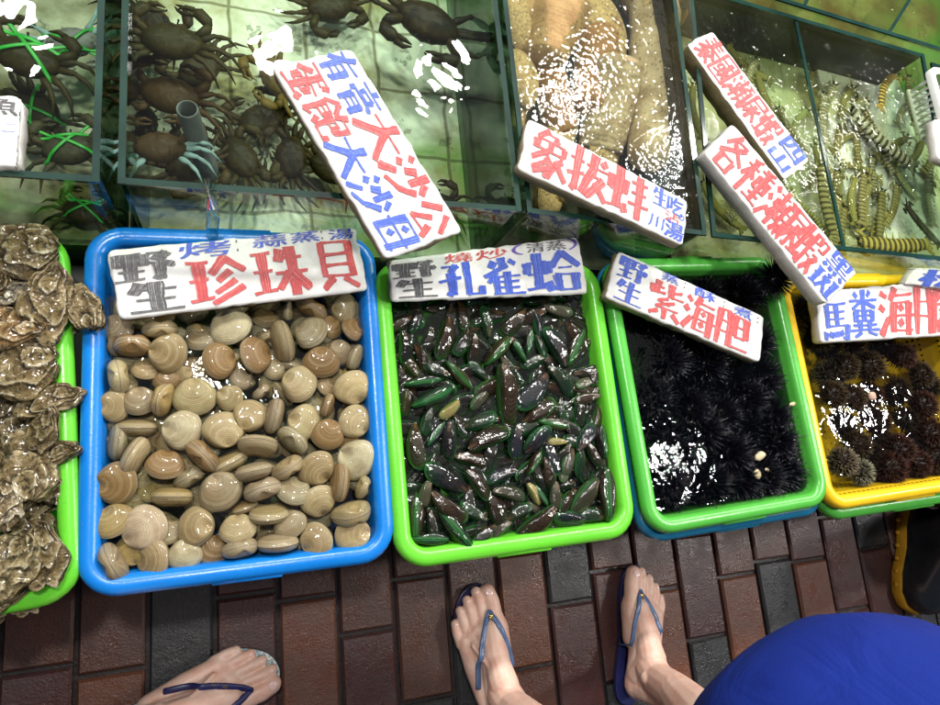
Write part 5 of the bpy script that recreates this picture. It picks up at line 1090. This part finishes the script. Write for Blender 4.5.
# the person in the blue dress
p1 = thing('person', (0, 0, 0)); tag(p1, 'person in a royal blue dress and blue flip-flops standing before the trays', 'person')
b = MB()
hd2 = yaw(478, 640, 104, 0); tip2 = at(472, 597, .03); P2 = foot_frame(heel_of(tip2, hd2), hd2, 1)
hd3 = yaw(655, 620, 84, 0); tip3 = at(646, 576, .03); P3 = foot_frame(heel_of(tip3, hd3), hd3, -1)
kn2, kn3 = P2(0, .03, .40), P3(.05, .02, .40); HIP = Vector((.62, -.42, .74)); SH = Vector((.62, -.46, 1.18)); HEAD = Vector((.61, -.42, 1.36))
foot(b, P2, kn2); foot(b, P3, kn3)
for kn, s in ((kn2, -1), (kn3, 1)): chain(b, [(kn, .047), (kn.lerp(HIP + Vector((s * .08, 0, 0)), .5), .062), (HIP + Vector((s * .08, 0, 0)), .075)])
upper_body(b, HIP, SH, HEAD)
body = melt(b, 'body', .0021, 4, SKIN, p1)
foot_extras(p1, body, P2, 1, NAVY, NAVY, SLATE, 'star'); foot_extras(p1, body, P3, -1, NAVY, NAVY, SLATE, 'star'); hair(p1, HEAD)
soft(p1, 'dress', [(.62, -.36, .47, .135, .115), (.618, -.352, .50, .150, .125), (.612, -.345, .55, .182, .146), (.606, -.340, .60, .205, .164), (.60, -.339, .65, .215, .172), (.605, -.345, .70, .205, .165), (.612, -.36, .76, .188, .150), (.62, -.39, .84, .170, .135), (.62, -.42, .94, .155, .13), (.62, -.44, 1.04, .165, .135), (.62, -.455, 1.12, .185, .125), (.62, -.46, 1.19, .16, .085), (.62, -.46, 1.205, .07, .06)], DRESS, .008)
# the other person, whose foot reaches in at the bottom left
p2 = thing('person', (0, 0, 0)); tag(p2, 'person whose bare foot in a navy flip-flop enters at bottom left', 'person')
b = MB(); hd1 = yaw(210, 680, 25, 0); tip1 = at(266, 666, .03); P1 = foot_frame(heel_of(tip1, hd1), hd1, 1)
tipR = tip1 + Vector((-.05, -.26, 0)); PR = foot_frame(heel_of(tipR, hd1 - .2), hd1 - .2, -1)
knA, knB = P1(.0, .0, .42), PR(.0, .0, .42); HIP2 = Vector((-.24, -.46, .78)); SH2 = Vector((-.28, -.50, 1.26)); HEAD2 = Vector((-.27, -.49, 1.45))
foot(b, P1, knA); foot(b, PR, knB)
for kn, s in ((knA, 1), (knB, -1)): chain(b, [(kn, .047), (kn.lerp(HIP2 + Vector((0, s * .07, 0)), .5), .062), (HIP2 + Vector((0, s * .07, 0)), .075)])
upper_body(b, HIP2, SH2, HEAD2); body2 = melt(b, 'body', .0023, 4, SKIN, p2)
foot_extras(p2, body2, P1, 1, NAVY, FLORAL, NAVY, 'HAVAI'); foot_extras(p2, body2, PR, -1, NAVY, FLORAL, NAVY, 'HAVAI'); hair(p2, HEAD2)
soft(p2, 'shorts', [(-.23, -.44, .52, .10, .17), (-.235, -.45, .65, .12, .18), (-.24, -.46, .80, .14, .18), (-.25, -.47, .90, .13, .15)], DARKCLOTH, .01)
soft(p2, 'shirt', [(-.25, -.47, .86, .15, .17), (-.26, -.48, 1.0, .135, .16), (-.27, -.49, 1.15, .14, .19), (-.28, -.50, 1.25, .11, .17), (-.28, -.50, 1.28, .06, .06)], DARKCLOTH, .01)

# ---------------------------------------------------------------- rubber boot and yellow basket on the floor
q0 = at(905, 612, .02); q1 = at(908, 508, .02); hd = math.atan2(q0.y - q1.y, q0.x - q1.x)
t = thing('rubber_boot', (q1.x + .03, q1.y, 0), (0, 0, hd - PI / 2)); tag(t, 'black rubber boot with an amber sole on the bricks at right', 'boot'); Lb = (q0 - q1).length + .01
outl = [(-.03, .005), (0, -.008), (.03, .005), (.042, .06), (.040, .12), (.052, .19), (.050, .24), (.032, .272), (0, .284), (-.032, .272), (-.050, .24), (-.052, .19), (-.040, .12), (-.042, .06)]
kx = Lb / .284
def so(z, k): return [(x * kx * k * 1.15, (y - .14) * kx * (1 + (k - 1) * .5) + .14 * kx, z) for x, y in outl]
b = MB(); loft(b, [so(0, .96), so(.004, 1.0), so(.024, 1.02), so(.028, .98)]); b.f.append(tuple(reversed(range(14)))); b.mi.append(0)
b.add([(x, y, .0275) for x, y, z in so(0, .98)], [tuple(range(14))])
for k in range(6):
    for s in (-1, 1):
        y = (.05 + k * .034) * kx; b.ball((s * .052 * kx * 1.12, y, .014), .006, (.6, 1, 1), 8)
b.build('sole', SOLEY, t)
b = MB()
rings = [so(.026, .93), so(.05, .95)]
def rr(z, cy, rx, ry): return [((rx * math.sin(2 * PI * (i - 1) / 14)) * 1.0, cy - ry * math.cos(2 * PI * (i - 1) / 14), z) for i in range(14)]
rings += [[(x * .9, y * .97 + .004, z) for x, y, z in so(.075, .9)], rr(.105, .10 * kx, .05, .095), rr(.135, .075 * kx, .05, .07), rr(.18, .066 * kx, .052, .062), rr(.28, .066 * kx, .058, .066), rr(.34, .066 * kx, .060, .068), rr(.342, .066 * kx, .056, .064), rr(.28, .066 * kx, .053, .061), rr(.16, .066 * kx, .047, .055)]
loft(b, rings, True); b.build('upper', RUBBER, t)
t = thing('yellow_basket', at(966, 520, 0), (0, 0, .1)); tag(t, 'yellow perforated basket on the floor behind the black boot', 'basket')
b = MB(); loft(b, [[(x, y, z) for x, y in ring(w, d, .03)] for w, d, z in ((.14, .10, .0), (.15, .11, .01), (.17, .13, .13), (.19, .15, .132), (.19, .15, .14), (.165, .125, .14), (.145, .105, .012))], True); b.build('body', YELLOWH, t)
